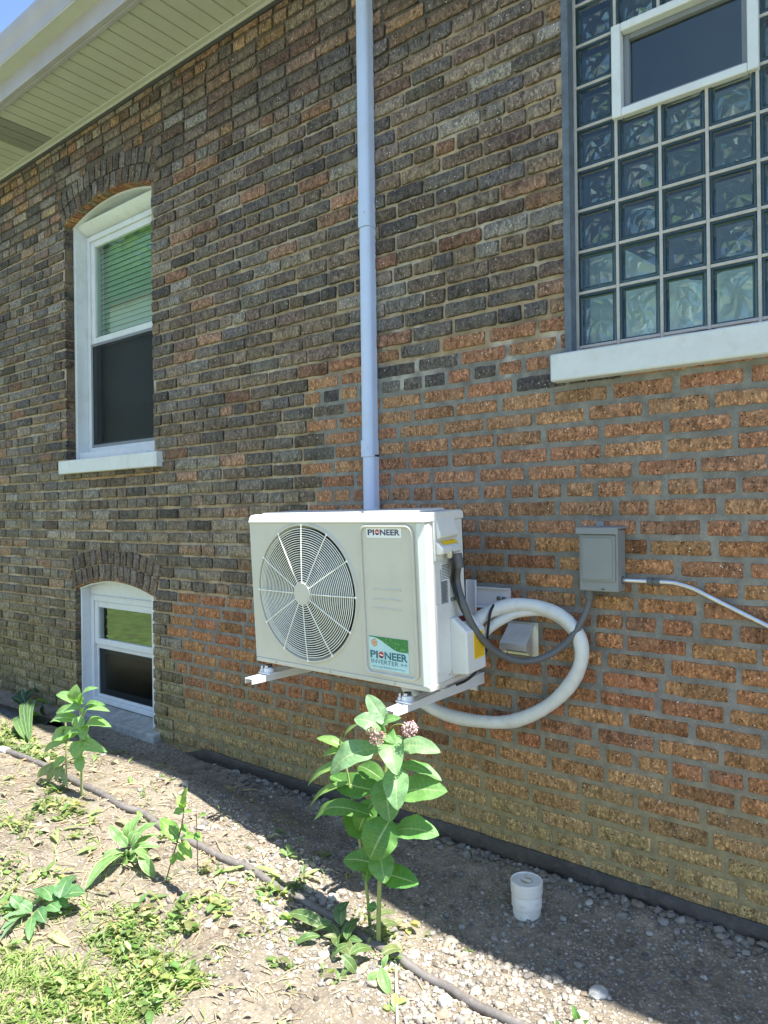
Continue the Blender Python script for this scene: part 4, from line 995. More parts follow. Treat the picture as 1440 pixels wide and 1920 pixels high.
def stone(mb, p, s, lod=0, col=None):
    V, F_ = ((IV, IF), (IV2, IF2), (IV3, IF3))[lod]
    d = np.array([random.uniform(.7, 1.3), random.uniform(.7, 1.3), random.uniform(.45, .85)])*s
    v = V*(1+(rng.random(len(V))[:, None]-.5)*(.62 if lod < 2 else .16)); v = v*d
    if lod == 2: v = v*(1+.25*(vnoise(V[:, 0]*2+p[0]*50, V[:, 1]*2+V[:, 2]*1.5, 3)[:, None]-.5))
    a = random.uniform(0, 6.28); c_, s_ = math.cos(a), math.sin(a); v = v @ np.array([[c_, s_, 0], [-s_, c_, 0], [0, 0, 1]])
    c = random.choice(SC) if col is None else col; k = random.uniform(.7, 1.15); mb.add(v+np.array(p), F_, tuple(x*k for x in c))
GR = MB(); cnt = 0
while cnt < 17000:
    x = random.uniform(-4.0, -.1); o_ = random.uniform(.02, 1.25)
    d = .9*float(sstep(-3.6, -2.0, x))*float(1-sstep(.55, 1.1, o_-.15*(x+2))) + .12
    d *= .35+1.1*float(sstep(.3, .62, fbm(x*4, o_*4, 44, 3)))
    if x < -2.2 and o_ > .5: d *= .3
    if random.random() > d: continue
    s = min(.017, .0032*math.exp(random.gauss(0.25, .55)))*(1. if x > -2.8 else .75)
    shade_strip = o_ < .42+.1*fbm(x*3, 2, 5, 2)  # strip under the eave's shade: stones sparser, smaller, shade painted into their colour
    if shade_strip and random.random() < .5: continue
    y = -o_; s *= .72 if shade_strip else 1.; cq = random.choice([(.22, .21, .19), (.30, .29, .26), (.17, .16, .145), (.42, .40, .36)]) if shade_strip else None
    stone(GR, (x, y, float(gz(x, y))+s*.2), s, 1 if s > .006 else 0, cq); cnt += 1
for i in range(260):                                # coarser stones heaped against the membrane
    x = random.uniform(-3.2, .1); y = -.035-abs(random.gauss(0, .035)); s = random.uniform(.006, .019)
    stone(GR, (x, y, float(gz(x, y))+s*.3+.0), s, 1, random.choice([(.24, .22, .19), (.30, .28, .25), (.18, .165, .145), (.21, .18, .14)]))
for i in range(900):                                # soil clods
    x = random.uniform(-4.2, -.2); y = -random.uniform(.03, 1.5); s = random.uniform(.004, .013); stone(GR, (x, y, float(gz(x, y))), s, 1, random.choice([(.20, .165, .125), (.16, .13, .10), (.25, .21, .16)]))
obj('gravel', GR, MT['stoneattr'], None, loc=(0, 0, 0), smooth=True, angle=70)['kind'] = 'stuff'
for (u, v, s, lab) in [(835, 1883, .026, 'broken white stone beside the hose at the bottom of the photo'), (1122, 1866, .024, 'angular white stone at the edge of the shadow'), (263, 1483, .015, 'small pale stone on sunlit dirt by the left weed'),
                       (890, 1600, .012, 'small grey stone near the membrane behind the capped pipe'), (1105, 1694, .013, 'pale pebble right of the capped pipe'), (1218, 1752, .013, 'light stone far right in the shaded gravel'), (1070, 1652, .013, 'grey lump of rubble behind the capped pipe')]:
    p = onground(u, v); m = MB(); stone(m, p+np.array((0, 0, s*.3)), s, 2, (.74, .72, .66) if s > .02 else (.5, .48, .43))
    tag(obj('stone', m, MT['stoneattr'], None, loc=tuple(p), angle=30), lab, 'stone', 'larger stones on the gravel')

# ------------------------------------------------------------------ leaves and plants
def leaf(mb, B, T, wd, n=None, curve=.12, fold=.18, col=(.10, .20, .05), vein=None, edge=None, ns=10, twist=0, tipw=.0, shape=.75, wave=.06, droop=0):
    B = np.array(B, float); T = np.array(T, float); a = T-B; L = np.linalg.norm(a)+1e-6
    if n is None: n = np.array([0, -.55, .8])
    n = np.array(n, float); ah = a/L; n = n-ah*(n @ ah); n = n/(np.linalg.norm(n)+1e-6); s = np.cross(ah, n)
    if twist: n, s = n*math.cos(twist)+s*math.sin(twist), s*math.cos(twist)-n*math.sin(twist)
    cs = [-1, -.82, -.45, -.075, -.03, .03, .075, .45, .82, 1]; vein = vein or tuple(min(1, x*1.9+.04) for x in col); vs = []; cl = []
    ph = random.uniform(0, 6)
    for i in range(ns+1):
        t = i/ns; wt = wd/2*max(.03, math.sin(math.pi*min(1, t**shape))**.62) if 0 < t < 1 else wd*.02
        cen = B+a*t+n*(curve*L*math.sin(math.pi*t))-np.array([0, 0, 1])*droop*L*t*t
        for c in cs:
            rip = wave*wt*(math.sin(t*17+ph+c*2)+1.2*math.sin(t*7+ph*2-c*3))*abs(c)
            vs.append(cen+s*wt*c+n*(fold*abs(c)*wt+rip)); e_ = edge if (edge and abs(c) > .9) else None
            ve = .5+.5*math.cos((t*11-abs(c)*1.5)*2*math.pi)
            cl.append(vein if abs(c) < .05 else (e_ or tuple(x*(1+.26*(ve-.5)) for x in col)))
    m_ = len(cs)
    mb.add(vs, [(i*m_+k, i*m_+k+1, (i+1)*m_+k+1, (i+1)*m_+k) for i in range(ns) for k in range(m_-1)], cl)
def pleaf(mb, bu, bv, tu, tv, wpx, yb, yt, **k):
    B = wy(bu, bv, yb); T = wy(tu, tv, yt); w_ = wpx*pxm((B+T)/2); leaf(mb, B, T, w_, **k)
GL = (.22, .38, .17); GM = (.16, .32, .10); GD = (.11, .25, .055); VN = (.34, .46, .22)  # pale to dark greens; shade on the dark leaves is put into the colour
# main milkweed
base = onground(709, 1778); py = float(base[1]); base2 = onground(695, 1738)
mw = thing('milkweed', base, 'tall milkweed with broad leaves and pink flowers in front of the heat pump bracket', 'plant')
m = MB(); m.col = (.30, .36, .12)
st = [base-np.array((0, 0, .03))]+[wy(u, v, py) for u, v in ((710, 1720), (712, 1650), (716, 1560), (722, 1470), (724, 1410), (722, 1375))]
m.tube(spline(st, 6), np.linspace(.0085, .0045, 37), 10)
st2 = [base2-np.array((0, 0, .03))]+[wy(u, v, py+.03) for u, v in ((690, 1690), (685, 1650), (676, 1590), (668, 1540), (655, 1470), (646, 1420), (643, 1400))]
m.tube(spline(st2, 6), np.linspace(.006, .003, 43), 8)
m.tube([wy(700, 1397, py), wy(722, 1380, py)], .002, 6); m.tube(spline([wy(724, 1385, py), wy(735, 1362, py-.01), wy(752, 1358, py-.02), wy(765, 1364, py-.03)], 4), .002, 6)
obj('stem', m, MT['stem'], mw)
m = MB()
toC = np.array([.55, -.8, .25])            # roughly towards the viewer
LV = [ # bu,bv,tu,tv,w, yb,yt (offsets), normal mix(up), curve, colour
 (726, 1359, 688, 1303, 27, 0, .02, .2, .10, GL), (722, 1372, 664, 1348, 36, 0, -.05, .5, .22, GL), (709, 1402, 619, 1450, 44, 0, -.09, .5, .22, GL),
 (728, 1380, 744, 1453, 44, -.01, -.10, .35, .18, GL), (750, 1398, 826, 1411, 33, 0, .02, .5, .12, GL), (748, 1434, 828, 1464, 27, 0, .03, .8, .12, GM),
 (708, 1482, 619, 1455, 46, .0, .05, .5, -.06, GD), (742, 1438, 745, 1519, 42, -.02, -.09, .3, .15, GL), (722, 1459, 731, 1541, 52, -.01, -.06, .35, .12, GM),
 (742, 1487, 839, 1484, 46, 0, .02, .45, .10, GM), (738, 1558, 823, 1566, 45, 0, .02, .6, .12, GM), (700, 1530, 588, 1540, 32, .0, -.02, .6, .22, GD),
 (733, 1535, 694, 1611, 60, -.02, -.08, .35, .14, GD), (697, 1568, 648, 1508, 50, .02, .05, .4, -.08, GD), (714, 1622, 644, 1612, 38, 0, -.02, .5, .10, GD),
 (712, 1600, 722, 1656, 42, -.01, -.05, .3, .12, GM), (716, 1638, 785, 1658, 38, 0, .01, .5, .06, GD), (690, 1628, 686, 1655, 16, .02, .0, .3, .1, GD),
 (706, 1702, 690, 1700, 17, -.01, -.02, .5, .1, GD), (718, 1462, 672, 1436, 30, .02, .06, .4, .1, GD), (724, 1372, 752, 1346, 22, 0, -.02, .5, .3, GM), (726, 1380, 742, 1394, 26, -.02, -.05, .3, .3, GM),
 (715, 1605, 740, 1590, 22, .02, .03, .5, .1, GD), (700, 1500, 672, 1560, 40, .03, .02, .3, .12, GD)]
for bu, bv, tu, tv, w_, yb, yt, up, cv_, co in LV:
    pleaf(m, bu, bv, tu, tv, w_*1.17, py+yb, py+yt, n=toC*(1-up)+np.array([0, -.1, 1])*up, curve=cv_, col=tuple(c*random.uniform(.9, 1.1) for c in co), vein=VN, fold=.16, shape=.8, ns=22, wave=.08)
for bu, bv, tu, tv, w_ in ((645, 1402, 594, 1384, 20), (643, 1405, 606, 1419, 15), (646, 1400, 672, 1357, 15), (643, 1402, 643, 1378, 10), (650, 1430, 577, 1474, 19), (656, 1466, 582, 1512, 15), (644, 1408, 628, 1426, 14)):
    pleaf(m, bu, bv, tu, tv, w_, py+.03, py+.0, n=toC*.5+np.array([0, 0, .6]), curve=.14, col=(.20, .34, .09), vein=VN)
obj('leaves', m, MT['leaf'], mw, angle=80)
def umbel(center, rad, n, cols, name='flower_cluster'):
    m = MB()
    for i in range(n):
        d = np.array([random.gauss(0, 1) for _ in range(3)]); d = d/np.linalg.norm(d); p = center+d*rad*random.uniform(.75, 1)
        m.col = (.3, .25, .18); m.tube([center, p], .0005, 4)
        c = random.choice(cols)
        for k in range(5):
            a_ = k*1.257; t1 = np.cross(d, [0, 0, 1.]); t1 = t1/(np.linalg.norm(t1)+1e-6); t2 = np.cross(d, t1); e_ = (math.cos(a_)*t1+math.sin(a_)*t2)
            f_ = np.cross(d, e_); q = p+e_*.0036-d*.0012
            m.add([p, p+e_*.002+f_*.0014, q, p+e_*.002-f_*.0014], [(0, 1, 2, 3)], tuple(x*random.uniform(.8, 1.1) for x in c))
        v = IV*.0016*random.uniform(.8, 1.3)+(p+d*.001); m.add(v, IF, tuple(min(1, x*1.15) for x in c))
    return obj(name, m, MT['petal'], mw, angle=60)
MT['petal'] = attrmat('petal', .6, .15, 80)
umbel(wy(768, 1367, py-.05), .026, 120, [(.80, .50, .52), (.85, .62, .62), (.70, .38, .42)])
umbel(wy(707, 1383, py-.11), .027, 75, [(.70, .40, .42), (.28, .16, .10), (.36, .20, .14), (.78, .52, .54)])
umbel(wy(695, 1374, py-.11), .018, 40, [(.14, .08, .04), (.2, .12, .06)], 'dried_flowers')

# left milkweed
b2 = onground(153, 1490); ly = float(b2[1])
lw = thing('milkweed', b2, 'smaller bright green milkweed in front of the basement window', 'plant')
m = MB(); m.col = (.34, .36, .15); m.tube(spline([b2-np.array((0, 0, .03))]+[wy(u, v, ly) for u, v in ((153, 1450), (152, 1400), (151, 1350), (149, 1318))], 6), np.linspace(.007, .004, 25), 8)
b3 = onground(125, 1465); m.tube(spline([b3, wy(124, 1420, ly+.03), wy(124, 1385, ly+.03), wy(123, 1355, ly+.03)], 5), .004, 7)
obj('stem', m, MT['stem'], lw)
m = MB()
for bu, bv, tu, tv, w_ in ((149, 1320, 144, 1283, 27), (149, 1321, 106, 1302, 16), (151, 1322, 185, 1290, 13), (150, 1322, 147, 1296, 15), (152, 1326, 105, 1337, 13), (152, 1326, 128, 1330, 9), (154, 1336, 198, 1322, 13), (157, 1342, 206, 1334, 15),
                           (147, 1350, 94, 1354, 19), (156, 1344, 141, 1370, 21), (158, 1364, 209, 1363, 20), (148, 1374, 97, 1384, 22), (160, 1360, 156, 1388, 18), (165, 1376, 163, 1392, 12), (156, 1394, 201, 1410, 20), (130, 1386, 83, 1412, 12),
                           (152, 1388, 142, 1423, 26), (151, 1417, 152, 1448, 18), (124, 1392, 118, 1362, 12), (126, 1395, 145, 1372, 13), (124, 1420, 100, 1440, 14)):
    up = .5 if tv <= bv+8 else .25
    pleaf(m, bu, bv, tu, tv, w_*1.2, ly, ly-random.uniform(-.01, .05), n=toC*(1-up)+np.array([0, 0, 1])*up, curve=.14, col=random.choice(((.22, .40, .13), (.17, .34, .10), (.25, .43, .14))), vein=VN)
for bu, bv, tu, tv, w_ in ((112, 1428, 70, 1457, 15), (110, 1430, 90, 1466, 16), (118, 1435, 104, 1465, 12), (120, 1440, 128, 1478, 10)):
    pleaf(m, bu, bv, tu, tv, w_, ly, ly-.03, n=toC, curve=.15, col=(.24, .31, .14), vein=VN)
obj('leaves', m, MT['leaf'], lw, angle=80)

# fallen milkweed at the left edge
b4 = onground(55, 1712); fw = thing('fallen_milkweed', b4, 'cut milkweed stalk lying flat on the dirt at the left edge', 'plant')
m = MB(); m.col = (.35, .45, .15); m.tube(spline([onground(30, 1728)+np.array((0, 0, .01)), b4+np.array((0, 0, .02)), onground(90, 1690)+np.array((0, 0, .03)), onground(112, 1680)+np.array((0, 0, .05))], 5), .0055, 8); obj('stem', m, MT['stem'], fw)
m = MB()
def gleaf(m, bu, bv, tu, tv, w_, hb, ht, **k):
    B = onground(bu, bv+hb*0); T = onground(tu, tv); B[2] += hb; T[2] += ht
    # keep the picture place while lifting: slide back toward the viewer along the ray
    def lift(u, v, hgt):
        r = ray(u, v); p0 = onground(u, v); t = (p0[2]+hgt-CC[2])/r[2]; return CC+r*t
    B = lift(bu, bv, hb); T = lift(tu, tv, ht); leaf(m, B, T, w_*pxm((B+T)/2), **k)
for a_ in ((52, 1712, 2, 1762, 20, .02, .015), (118, 1680, 160, 1674, 40, .05, .06), (112, 1684, 126, 1650, 32, .05, .07), (100, 1688, 78, 1664, 30, .04, .04), (90, 1690, 60, 1668, 26, .03, .06), (60, 1708, 30, 1690, 20, .02, .04), (60, 1705, 5, 1700, 16, .02, .03),
           (55, 1712, 0, 1725, 16, .02, .03), (70, 1705, 85, 1730, 26, .02, .02), (90, 1695, 112, 1708, 24, .03, .03), (50, 1715, 0, 1745, 14, .02, .02), (100, 1690, 128, 1700, 22, .03, .02), (40, 1700, 20, 1680, 20, .03, .05), (108, 1682, 145, 1640, 26, .03, .02), (60, 1720, 55, 1765, 18, .02, .01)):
    gleaf(m, *a_, n=np.array([random.uniform(-.3, .3), random.uniform(-.6, 0), 1]), curve=.1, col=random.choice(((.10, .22, .09), (.13, .27, .10), (.20, .32, .18))), vein=VN)
obj('leaves', m, MT['leaf'], fw, angle=80)

# hostas
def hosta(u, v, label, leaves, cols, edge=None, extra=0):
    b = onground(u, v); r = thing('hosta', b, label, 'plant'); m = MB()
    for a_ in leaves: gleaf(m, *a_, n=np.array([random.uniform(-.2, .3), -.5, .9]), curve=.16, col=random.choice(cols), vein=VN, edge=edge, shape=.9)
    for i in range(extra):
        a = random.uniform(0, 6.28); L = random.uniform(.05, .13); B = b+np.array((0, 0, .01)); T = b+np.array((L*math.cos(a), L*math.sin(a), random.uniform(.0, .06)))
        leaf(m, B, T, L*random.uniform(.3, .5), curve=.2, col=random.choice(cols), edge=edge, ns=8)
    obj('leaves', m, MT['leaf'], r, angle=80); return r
CR = (.62, .66, .36)
hosta(243, 1612, 'cream-edged hosta in the sun beside a thin dark sapling', [(228, 1600, 160, 1668, 24, .04, .01), (232, 1585, 204, 1548, 19, .05, .09), (238, 1575, 242, 1540, 16, .05, .10), (245, 1575, 262, 1528, 18, .05, .10), (250, 1580, 294, 1543, 22, .05, .10),
      (240, 1596, 240, 1619, 30, .06, .02), (252, 1596, 280, 1616, 28, .06, .02), (262, 1600, 290, 1645, 22, .05, .0), (250, 1590, 300, 1588, 14, .05, .06), (238, 1588, 222, 1568, 18, .06, .08), (246, 1586, 256, 1556, 22, .06, .1), (246, 1590, 268, 1560, 18, .06, .1), (228, 1596, 190, 1612, 20, .05, .03)],
      [(.16, .30, .10), (.20, .34, .12)], CR, 5)
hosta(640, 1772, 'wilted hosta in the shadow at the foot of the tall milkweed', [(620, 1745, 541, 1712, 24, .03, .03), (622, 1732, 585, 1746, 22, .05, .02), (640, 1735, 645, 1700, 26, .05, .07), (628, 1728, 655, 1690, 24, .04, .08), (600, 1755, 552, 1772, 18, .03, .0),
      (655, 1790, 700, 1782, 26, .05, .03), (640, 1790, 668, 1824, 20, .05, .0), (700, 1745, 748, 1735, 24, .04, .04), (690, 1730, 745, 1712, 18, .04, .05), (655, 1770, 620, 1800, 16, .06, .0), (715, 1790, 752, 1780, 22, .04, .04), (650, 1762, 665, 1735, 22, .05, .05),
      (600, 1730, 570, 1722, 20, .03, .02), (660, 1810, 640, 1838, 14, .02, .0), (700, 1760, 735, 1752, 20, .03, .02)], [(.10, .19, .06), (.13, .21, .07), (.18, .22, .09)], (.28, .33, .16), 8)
hosta(728, 1830, 'small pale striped hosta beside a dry stick near the bottom', [(712, 1815, 732, 1866, 24, .03, .0), (710, 1822, 690, 1845, 20, .02, .0), (718, 1815, 728, 1790, 12, .02, .05)], [(.22, .38, .14)], CR, 0)
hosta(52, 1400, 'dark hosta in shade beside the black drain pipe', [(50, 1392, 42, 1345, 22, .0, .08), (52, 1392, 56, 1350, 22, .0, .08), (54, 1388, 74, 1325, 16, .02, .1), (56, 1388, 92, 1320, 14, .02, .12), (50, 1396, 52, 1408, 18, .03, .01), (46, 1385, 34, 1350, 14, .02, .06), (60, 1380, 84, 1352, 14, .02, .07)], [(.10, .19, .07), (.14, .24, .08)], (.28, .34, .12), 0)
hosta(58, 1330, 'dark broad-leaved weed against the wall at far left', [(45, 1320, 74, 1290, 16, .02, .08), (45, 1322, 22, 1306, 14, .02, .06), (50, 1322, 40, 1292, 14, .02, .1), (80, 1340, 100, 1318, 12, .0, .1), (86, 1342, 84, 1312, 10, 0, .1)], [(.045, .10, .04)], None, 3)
# sapling
b5 = onground(310, 1655); sp_ = thing('sapling', b5, 'thin dark-stemmed sapling with a few serrated leaves right of the hosta', 'plant'); sy = float(b5[1])
m = MB(); m.col = (.10, .07, .05); m.tube(spline([b5, wy(320, 1620, sy), wy(335, 1570, sy), wy(343, 1535, sy), wy(345, 1510, sy)], 5), .0022, 6)
b6 = onground(371, 1640); m.tube(spline([b6, wy(370, 1590, sy+.1), wy(368, 1525, sy+.1)], 5), .0018, 6); obj('stem', m, MT['stem'], sp_)
m = MB()
for a_ in ((335, 1572, 300, 1535, 28), (337, 1572, 318, 1570, 16), (338, 1580, 360, 1610, 22), (330, 1600, 322, 1622, 14), (340, 1570, 374, 1572, 14), (342, 1545, 352, 1568, 12), (345, 1515, 332, 1492, 16), (345, 1515, 352, 1475, 16), (345, 1520, 325, 1524, 14), (372, 1533, 388, 1528, 10), (344, 1525, 360, 1522, 12), (330, 1600, 345, 1615, 14), (368, 1560, 378, 1578, 12)):
    pleaf(m, *a_, sy, sy-.01, n=toC*.6+np.array([0, 0, .5]), curve=.1, col=random.choice(((.20, .36, .08), (.26, .42, .10))), vein=(.45, .55, .2), wave=.2, ns=8)
obj('leaves', m, MT['leaf'], sp_, angle=80)

# ground cover: weeds, grass, straw, litter
def inpoly(u, v, poly):
    c = False; j = len(poly)-1
    for i in range(len(poly)):
        if (poly[i][1] > v) != (poly[j][1] > v) and u < (poly[j][0]-poly[i][0])*(v-poly[i][1])/(poly[j][1]-poly[i][1])+poly[i][0]: c = not c
        j = i
    return c
def proj(p):
    d = np.array(p)-CC; z = d @ FF; return 720+FPX*(d @ CX)/z, 960-FPX*(d @ CY)/z
def sleaf(mb, p, a, L, w_, el, col):
    d = np.array([math.cos(a)*math.cos(el), math.sin(a)*math.cos(el), math.sin(el)]); s = np.array([-math.sin(a), math.cos(a), 0]); nn_ = np.cross(s, d)*-1
    c1 = tuple(x*1.25 for x in col)
    vs_ = [p, p+d*L*.35+s*w_/2+nn_*L*.05, p+d*L*.4+nn_*L*.0, p+d*L*.35-s*w_/2+nn_*L*.05, p+d*L*.78+s*w_*.36-np.array([0, 0, L*.03]), p+d*L*.8-np.array([0, 0, L*.07]), p+d*L*.78-s*w_*.36-np.array([0, 0, L*.03]), p+d*L-np.array([0, 0, L*.16])]
    mb.add(vs_, [(0, 1, 2), (0, 2, 3), (1, 4, 5, 2), (2, 5, 6, 3), (4, 7, 5), (5, 7, 6)], [col, col, c1, col, col, c1, col, col])
WZ_ = [([(200, 1700), (430, 1690), (450, 1740), (400, 1830), (330, 1900), (150, 1920), (60, 1900), (120, 1800), (190, 1750)], 3.2), ([(0, 1360), (60, 1385), (110, 1410), (90, 1440), (40, 1420), (0, 1400)], 3.0), ([(0, 1480), (60, 1470), (170, 1490), (190, 1530), (90, 1545), (0, 1600)], 1.3),
       ([(380, 1620), (500, 1615), (600, 1640), (590, 1670), (480, 1700), (400, 1660)], .9), ([(0, 1620), (130, 1640), (150, 1720), (0, 1790)], 1.1), ([(440, 1700), (560, 1760), (560, 1850), (430, 1860), (330, 1780)], .25), ([(560, 1720), (760, 1700), (770, 1820), (640, 1860)], .5)]
WG = [(.20, .27, .09), (.27, .34, .12), (.15, .22, .07), (.34, .38, .17), (.12, .18, .05), (.28, .30, .13)]
WM = MB(); cnt = 0; tries = 0
while cnt < 1750 and tries < 60000:
    tries += 1
    x = random.uniform(-5.2, -.9); y = random.uniform(-1.9, -.35); z = float(gz(x, y)); u, v = proj((x, y, z)); d = .07 if u < 900 else .0
    for pl, k in WZ_:
        if inpoly(u, v, pl): d = k
    d *= float(sstep(.42, .7, fbm(x*11, y*11, 12, 3)))*1.6/3.5
    if random.random() > d: continue
    cnt += 1; c = random.choice(WG); big = random.random() < .16; n_ = random.randint(3, 7); L = random.uniform(.022, .045) if big else random.uniform(.006, .02); hgt = random.uniform(.004, .05 if big else .022)
    for k in range(n_):
        a = random.uniform(0, 6.28); sleaf(WM, np.array([x+random.uniform(-.012, .012), y+random.uniform(-.012, .012), z+hgt*random.random()]), a, L*random.uniform(.7, 1.3), L*random.uniform(.3, .7), random.uniform(-.2, .8), tuple(q*random.uniform(.8, 1.2) for q in c))
for i in range(44):
    u, v = random.choice([(random.uniform(0, 240), random.uniform(1540, 1720)), (random.uniform(380, 600), random.uniform(1620, 1700)), (random.uniform(0, 480), random.uniform(1480, 1900)), (random.uniform(60, 300), random.uniform(1400, 1480))])
    b = onground(u, v); a = random.gauss(.5, 1.2); L = random.uniform(.05, .12); T = np.array([b[0]+L*math.cos(a), b[1]+L*math.sin(a), 0]); T[2] = float(gz(T[0], T[1]))+random.uniform(.004, .02)
    leaf(WM, b+np.array((0, 0, .004)), T, L*random.uniform(.14, .3), n=(random.uniform(-.4, .4), random.uniform(-.4, .4), 1), curve=random.uniform(.03, .14), col=random.choice([(.38, .42, .22), (.30, .38, .15), (.42, .40, .24), (.24, .33, .12)]), ns=7, wave=.15)
obj('ground_cover', WM, MT['leaf'], None, loc=(0, 0, 0), smooth=False)['kind'] = 'stuff'
GM_ = MB()
for i in range(15000):
    if random.random() < .72: x = random.uniform(-3.4, -1.75); y = random.uniform(-2.0, -1.15)
    else: x = random.uniform(-5.6, -1.5); y = random.uniform(-1.8, -.4)
    z = float(gz(x, y)); u, v = proj((x, y, z))
    near = inpoly(u, v, [(-200, 1770), (60, 1780), (230, 1840), (300, 1990), (-200, 1990)]) or (inpoly(u, v, [(150, 1700), (460, 1690), (470, 1800), (380, 1990), (150, 1990)]) and random.random() < .35) or inpoly(u, v, [(-100, 1340), (40, 1360), (60, 1400), (-100, 1400)]) or inpoly(u, v, [(640, 1740), (730, 1740), (760, 1830), (640, 1800)])
    if not near and (random.random() > .05 or u > 780): continue
    L = random.uniform(.03, .085); a = random.uniform(0, 6.28); w_ = random.uniform(.0012, .003); el = random.uniform(.15, 1.1); c = random.choice([(.22, .34, .08), (.32, .40, .14), (.42, .42, .2), (.18, .28, .07)])
    d = np.array([math.cos(a), math.sin(a), 0]); s = np.array([-math.sin(a), math.cos(a), 0])*w_; p = np.array([x, y, z]); up = np.array([0, 0, 1.])
    q1 = p+d*L*.4*math.cos(el)+up*L*.45*math.sin(el); q2 = p+d*L*math.cos(el)+up*L*.6*math.sin(el)
    GM_.add([p-s, p+s, q1+s, q1-s, q2], [(0, 1, 2, 3), (3, 2, 4)], c)
obj('grass', GM_, MT['leaf'], None, loc=(0, 0, 0), smooth=False)['kind'] = 'stuff'
ST = MB()
for i in range(3800):
    x = random.uniform(-5, -.9); y = random.uniform(-2.0, -.5); u, v = proj((x, y, 0))
    if u > 560 and random.random() > .25: continue
    if u > 900: continue
    L = random.uniform(.015, .11)*random.uniform(.4, 1); a = random.gauss(.6, .9); w_ = random.uniform(.0006, .0022); z0 = float(gz(x, y)); x2, y2 = x+L*math.cos(a), y+L*math.sin(a); z2 = float(gz(x2, y2))
    k = random.uniform(.75, 1.15); ST.col = tuple(q*k for q in random.choice([(.50, .40, .24), (.42, .33, .2), (.58, .48, .30), (.28, .2, .12)]))
    xm, ym = (x+x2)/2+random.uniform(-.004, .004), (y+y2)/2+random.uniform(-.004, .004)
    ST.tube([(x, y, z0+.002), (xm, ym, max(z0, z2)+random.uniform(.002, .008)), (x2, y2, z2+.002)], w_, 4)
for i in range(260):                              # dry curled leaves
    x = random.uniform(-4.6, -1.1); y = random.uniform(-1.8, -.5); u, v = proj((x, y, 0))
    if u > 620 and random.random() > .2: continue
    z = float(gz(x, y)); a = random.uniform(0, 6.28); L = random.uniform(.015, .05); B = np.array([x, y, z+.003]); T = B+np.array([L*math.cos(a), L*math.sin(a), random.uniform(.0, .012)])
    leaf(ST, B, T, L*random.uniform(.3, .6), n=(0, 0, 1), curve=.25, fold=random.uniform(.1, .7), col=random.choice([(.42, .30, .17), (.34, .24, .14), (.50, .42, .22), (.36, .38, .18)]), ns=4)
obj('dry_litter', ST, MT['straw'], None, loc=(0, 0, 0), angle=60)['kind'] = 'stuff'
for i, (pp, r_, lab) in enumerate([([(742, 1806), (743, 1850), (745, 1925)], .0045, 'pale dry stick pointing at the viewer at the bottom centre'), ([(268, 1688), (262, 1720), (264, 1745)], .004, 'short brown twig in the green weeds'),
      ([(175, 1900), (260, 1860), (345, 1838)], .003, 'long pale straw stalk at the lower left, the longest one'), ([(95, 1920), (200, 1905), (300, 1880)], .003, 'pale straw stalk along the bottom left corner')]):
    q_ = [onground(*a)+np.array((0, 0, .006)) for a in pp]; m = MB(); m.col = (.56, .47, .33) if i != 1 else (.2, .14, .09); m.tube(spline(q_, 5), r_, 7)
    tag(obj('dry_stick', m, MT['straw'], None, loc=tuple(q_[0])), lab, 'stick', 'dry sticks on the dirt')
for u, v, s in ((1085, 1905, 1), (1050, 1918, .6)):
    b = onground(u, v+12); m = MB(); leaf(m, b, b+np.array((-.015*s, -.01, .05*s)), .02*s, n=toC, col=(.14, .32, .08)); leaf(m, b, b+np.array((.03*s, .0, .02*s)), .012*s, n=toC, col=(.14, .32, .08))
    tag(obj('seedling', m, MT['leaf'], None, loc=tuple(b)), 'tiny green seedling in the gravel at the bottom edge, '+('the larger one' if s == 1 else 'the smaller one'), 'seedling', 'seedlings in the gravel')

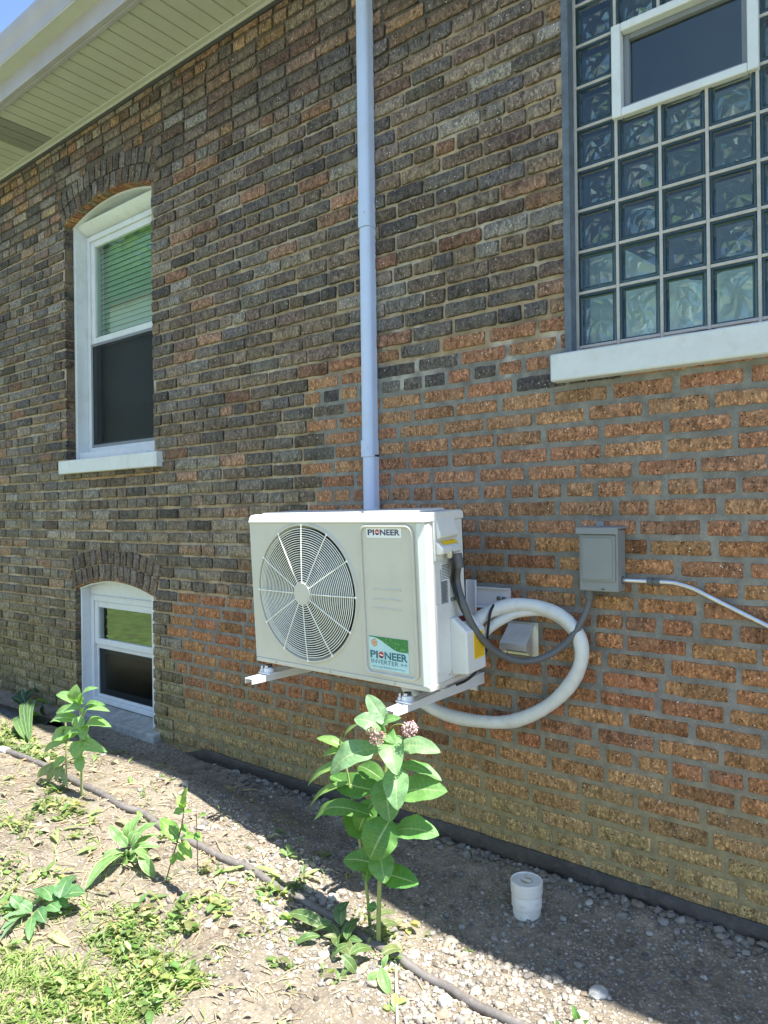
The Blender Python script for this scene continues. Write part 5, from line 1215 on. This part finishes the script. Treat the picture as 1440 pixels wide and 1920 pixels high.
# ------------------------------------------------------------------ across the yard (seen only in the panes)
nb = thing('neighbour_house', (-20, -6.2, 0), 'pale sided neighbouring house reflected in the window panes', 'house')
m = MB(); z = 0.
while z < 6.2: m.prism([(-6.2, z), (-6.185, z), (-6.2, z+.11)], 0, -40, -8.5); z += .115
m.box(-40, -8.5, -13, -6.2, -.1, 6.2); obj('wall', m, MT['grey_siding'], nb, smooth=False)
m = MB(); m.box(-40.3, -8.2, -6.2, -6.1, 6.17, 6.22); obj('gutter', m, simple('redgutter', (.45, .12, .10), .5), nb)
m = MB(); m.prism([(-5.8, 6.23), (-9.6, 7.3), (-13.4, 6.2)], 0, -40.3, -8.2); obj('roof', m, simple('roof2', (.12, .11, .1), .9), nb)
def tree(x, y, h, r, seed, lab):
    rs = random.Random(seed); t = thing('tree', (x, y, 0), lab, 'tree'); m = MB(); m.tube([(x, y, -.1), (x+.1, y, h*.5), (x, y+.1, h*.8)], [.22, .15, .06], 10)
    for i in range(6):
        a = rs.uniform(0, 6.28); m.tube([(x+.05, y, h*rs.uniform(.35, .6)), (x+r*.6*math.cos(a), y+r*.6*math.sin(a), h*rs.uniform(.65, .9))], [.08, .02], 7)
    obj('trunk', m, MT['bark'], t); m = MB()
    for i in range(150):
        d = np.array([rs.gauss(0, 1) for _ in range(3)]); d = d/np.linalg.norm(d)*r*rs.uniform(.35, 1)**.6; c = np.array([x, y, h*.72])+d*np.array([1, 1, .8])
        for k in range(60):
            p = c+np.array([rs.gauss(0, .32*r/2.5) for _ in range(3)]); sleaf(m, p, rs.uniform(0, 6.28), .26, .2, rs.uniform(-.8, .8), rs.choice([(.12, .22, .07), (.08, .16, .05), (.18, .27, .09)]))
    obj('crown', m, MT['leaf'], t, smooth=False)
tree(-19, -16, 15, 5, 1, 'tall leafy tree reflected in the upper window, second from the right'); tree(-26, -17, 16, 5.5, 2, 'tall leafy tree reflected in the upper window, third from the right')
tree(-34, -16, 15, 5.5, 4, 'tall leafy tree reflected in the upper window, the farthest away'); tree(6, -15, 8, 4, 3, 'rounded leafy tree mirrored in the glass blocks')
lw_ = MB(); lw_.add([(-60, -6.15, .085), (30, -6.15, .085), (30, -2.3, .085), (-60, -2.3, .085)], [(0, 1, 2, 3)])
lw_.add([(-60, -2.3, .16), (-5.3, -2.3, .16), (-5.3, -1.1, .16), (-60, -1.1, .16)], [(0, 1, 2, 3)])
lo = obj('lawn', lw_, simple('lawn_green', (.15, .23, .06), .9, var=.5, sc=9, bump=.02, bsc=60), None, loc=(0, 0, 0)); lo['kind'] = 'structure'
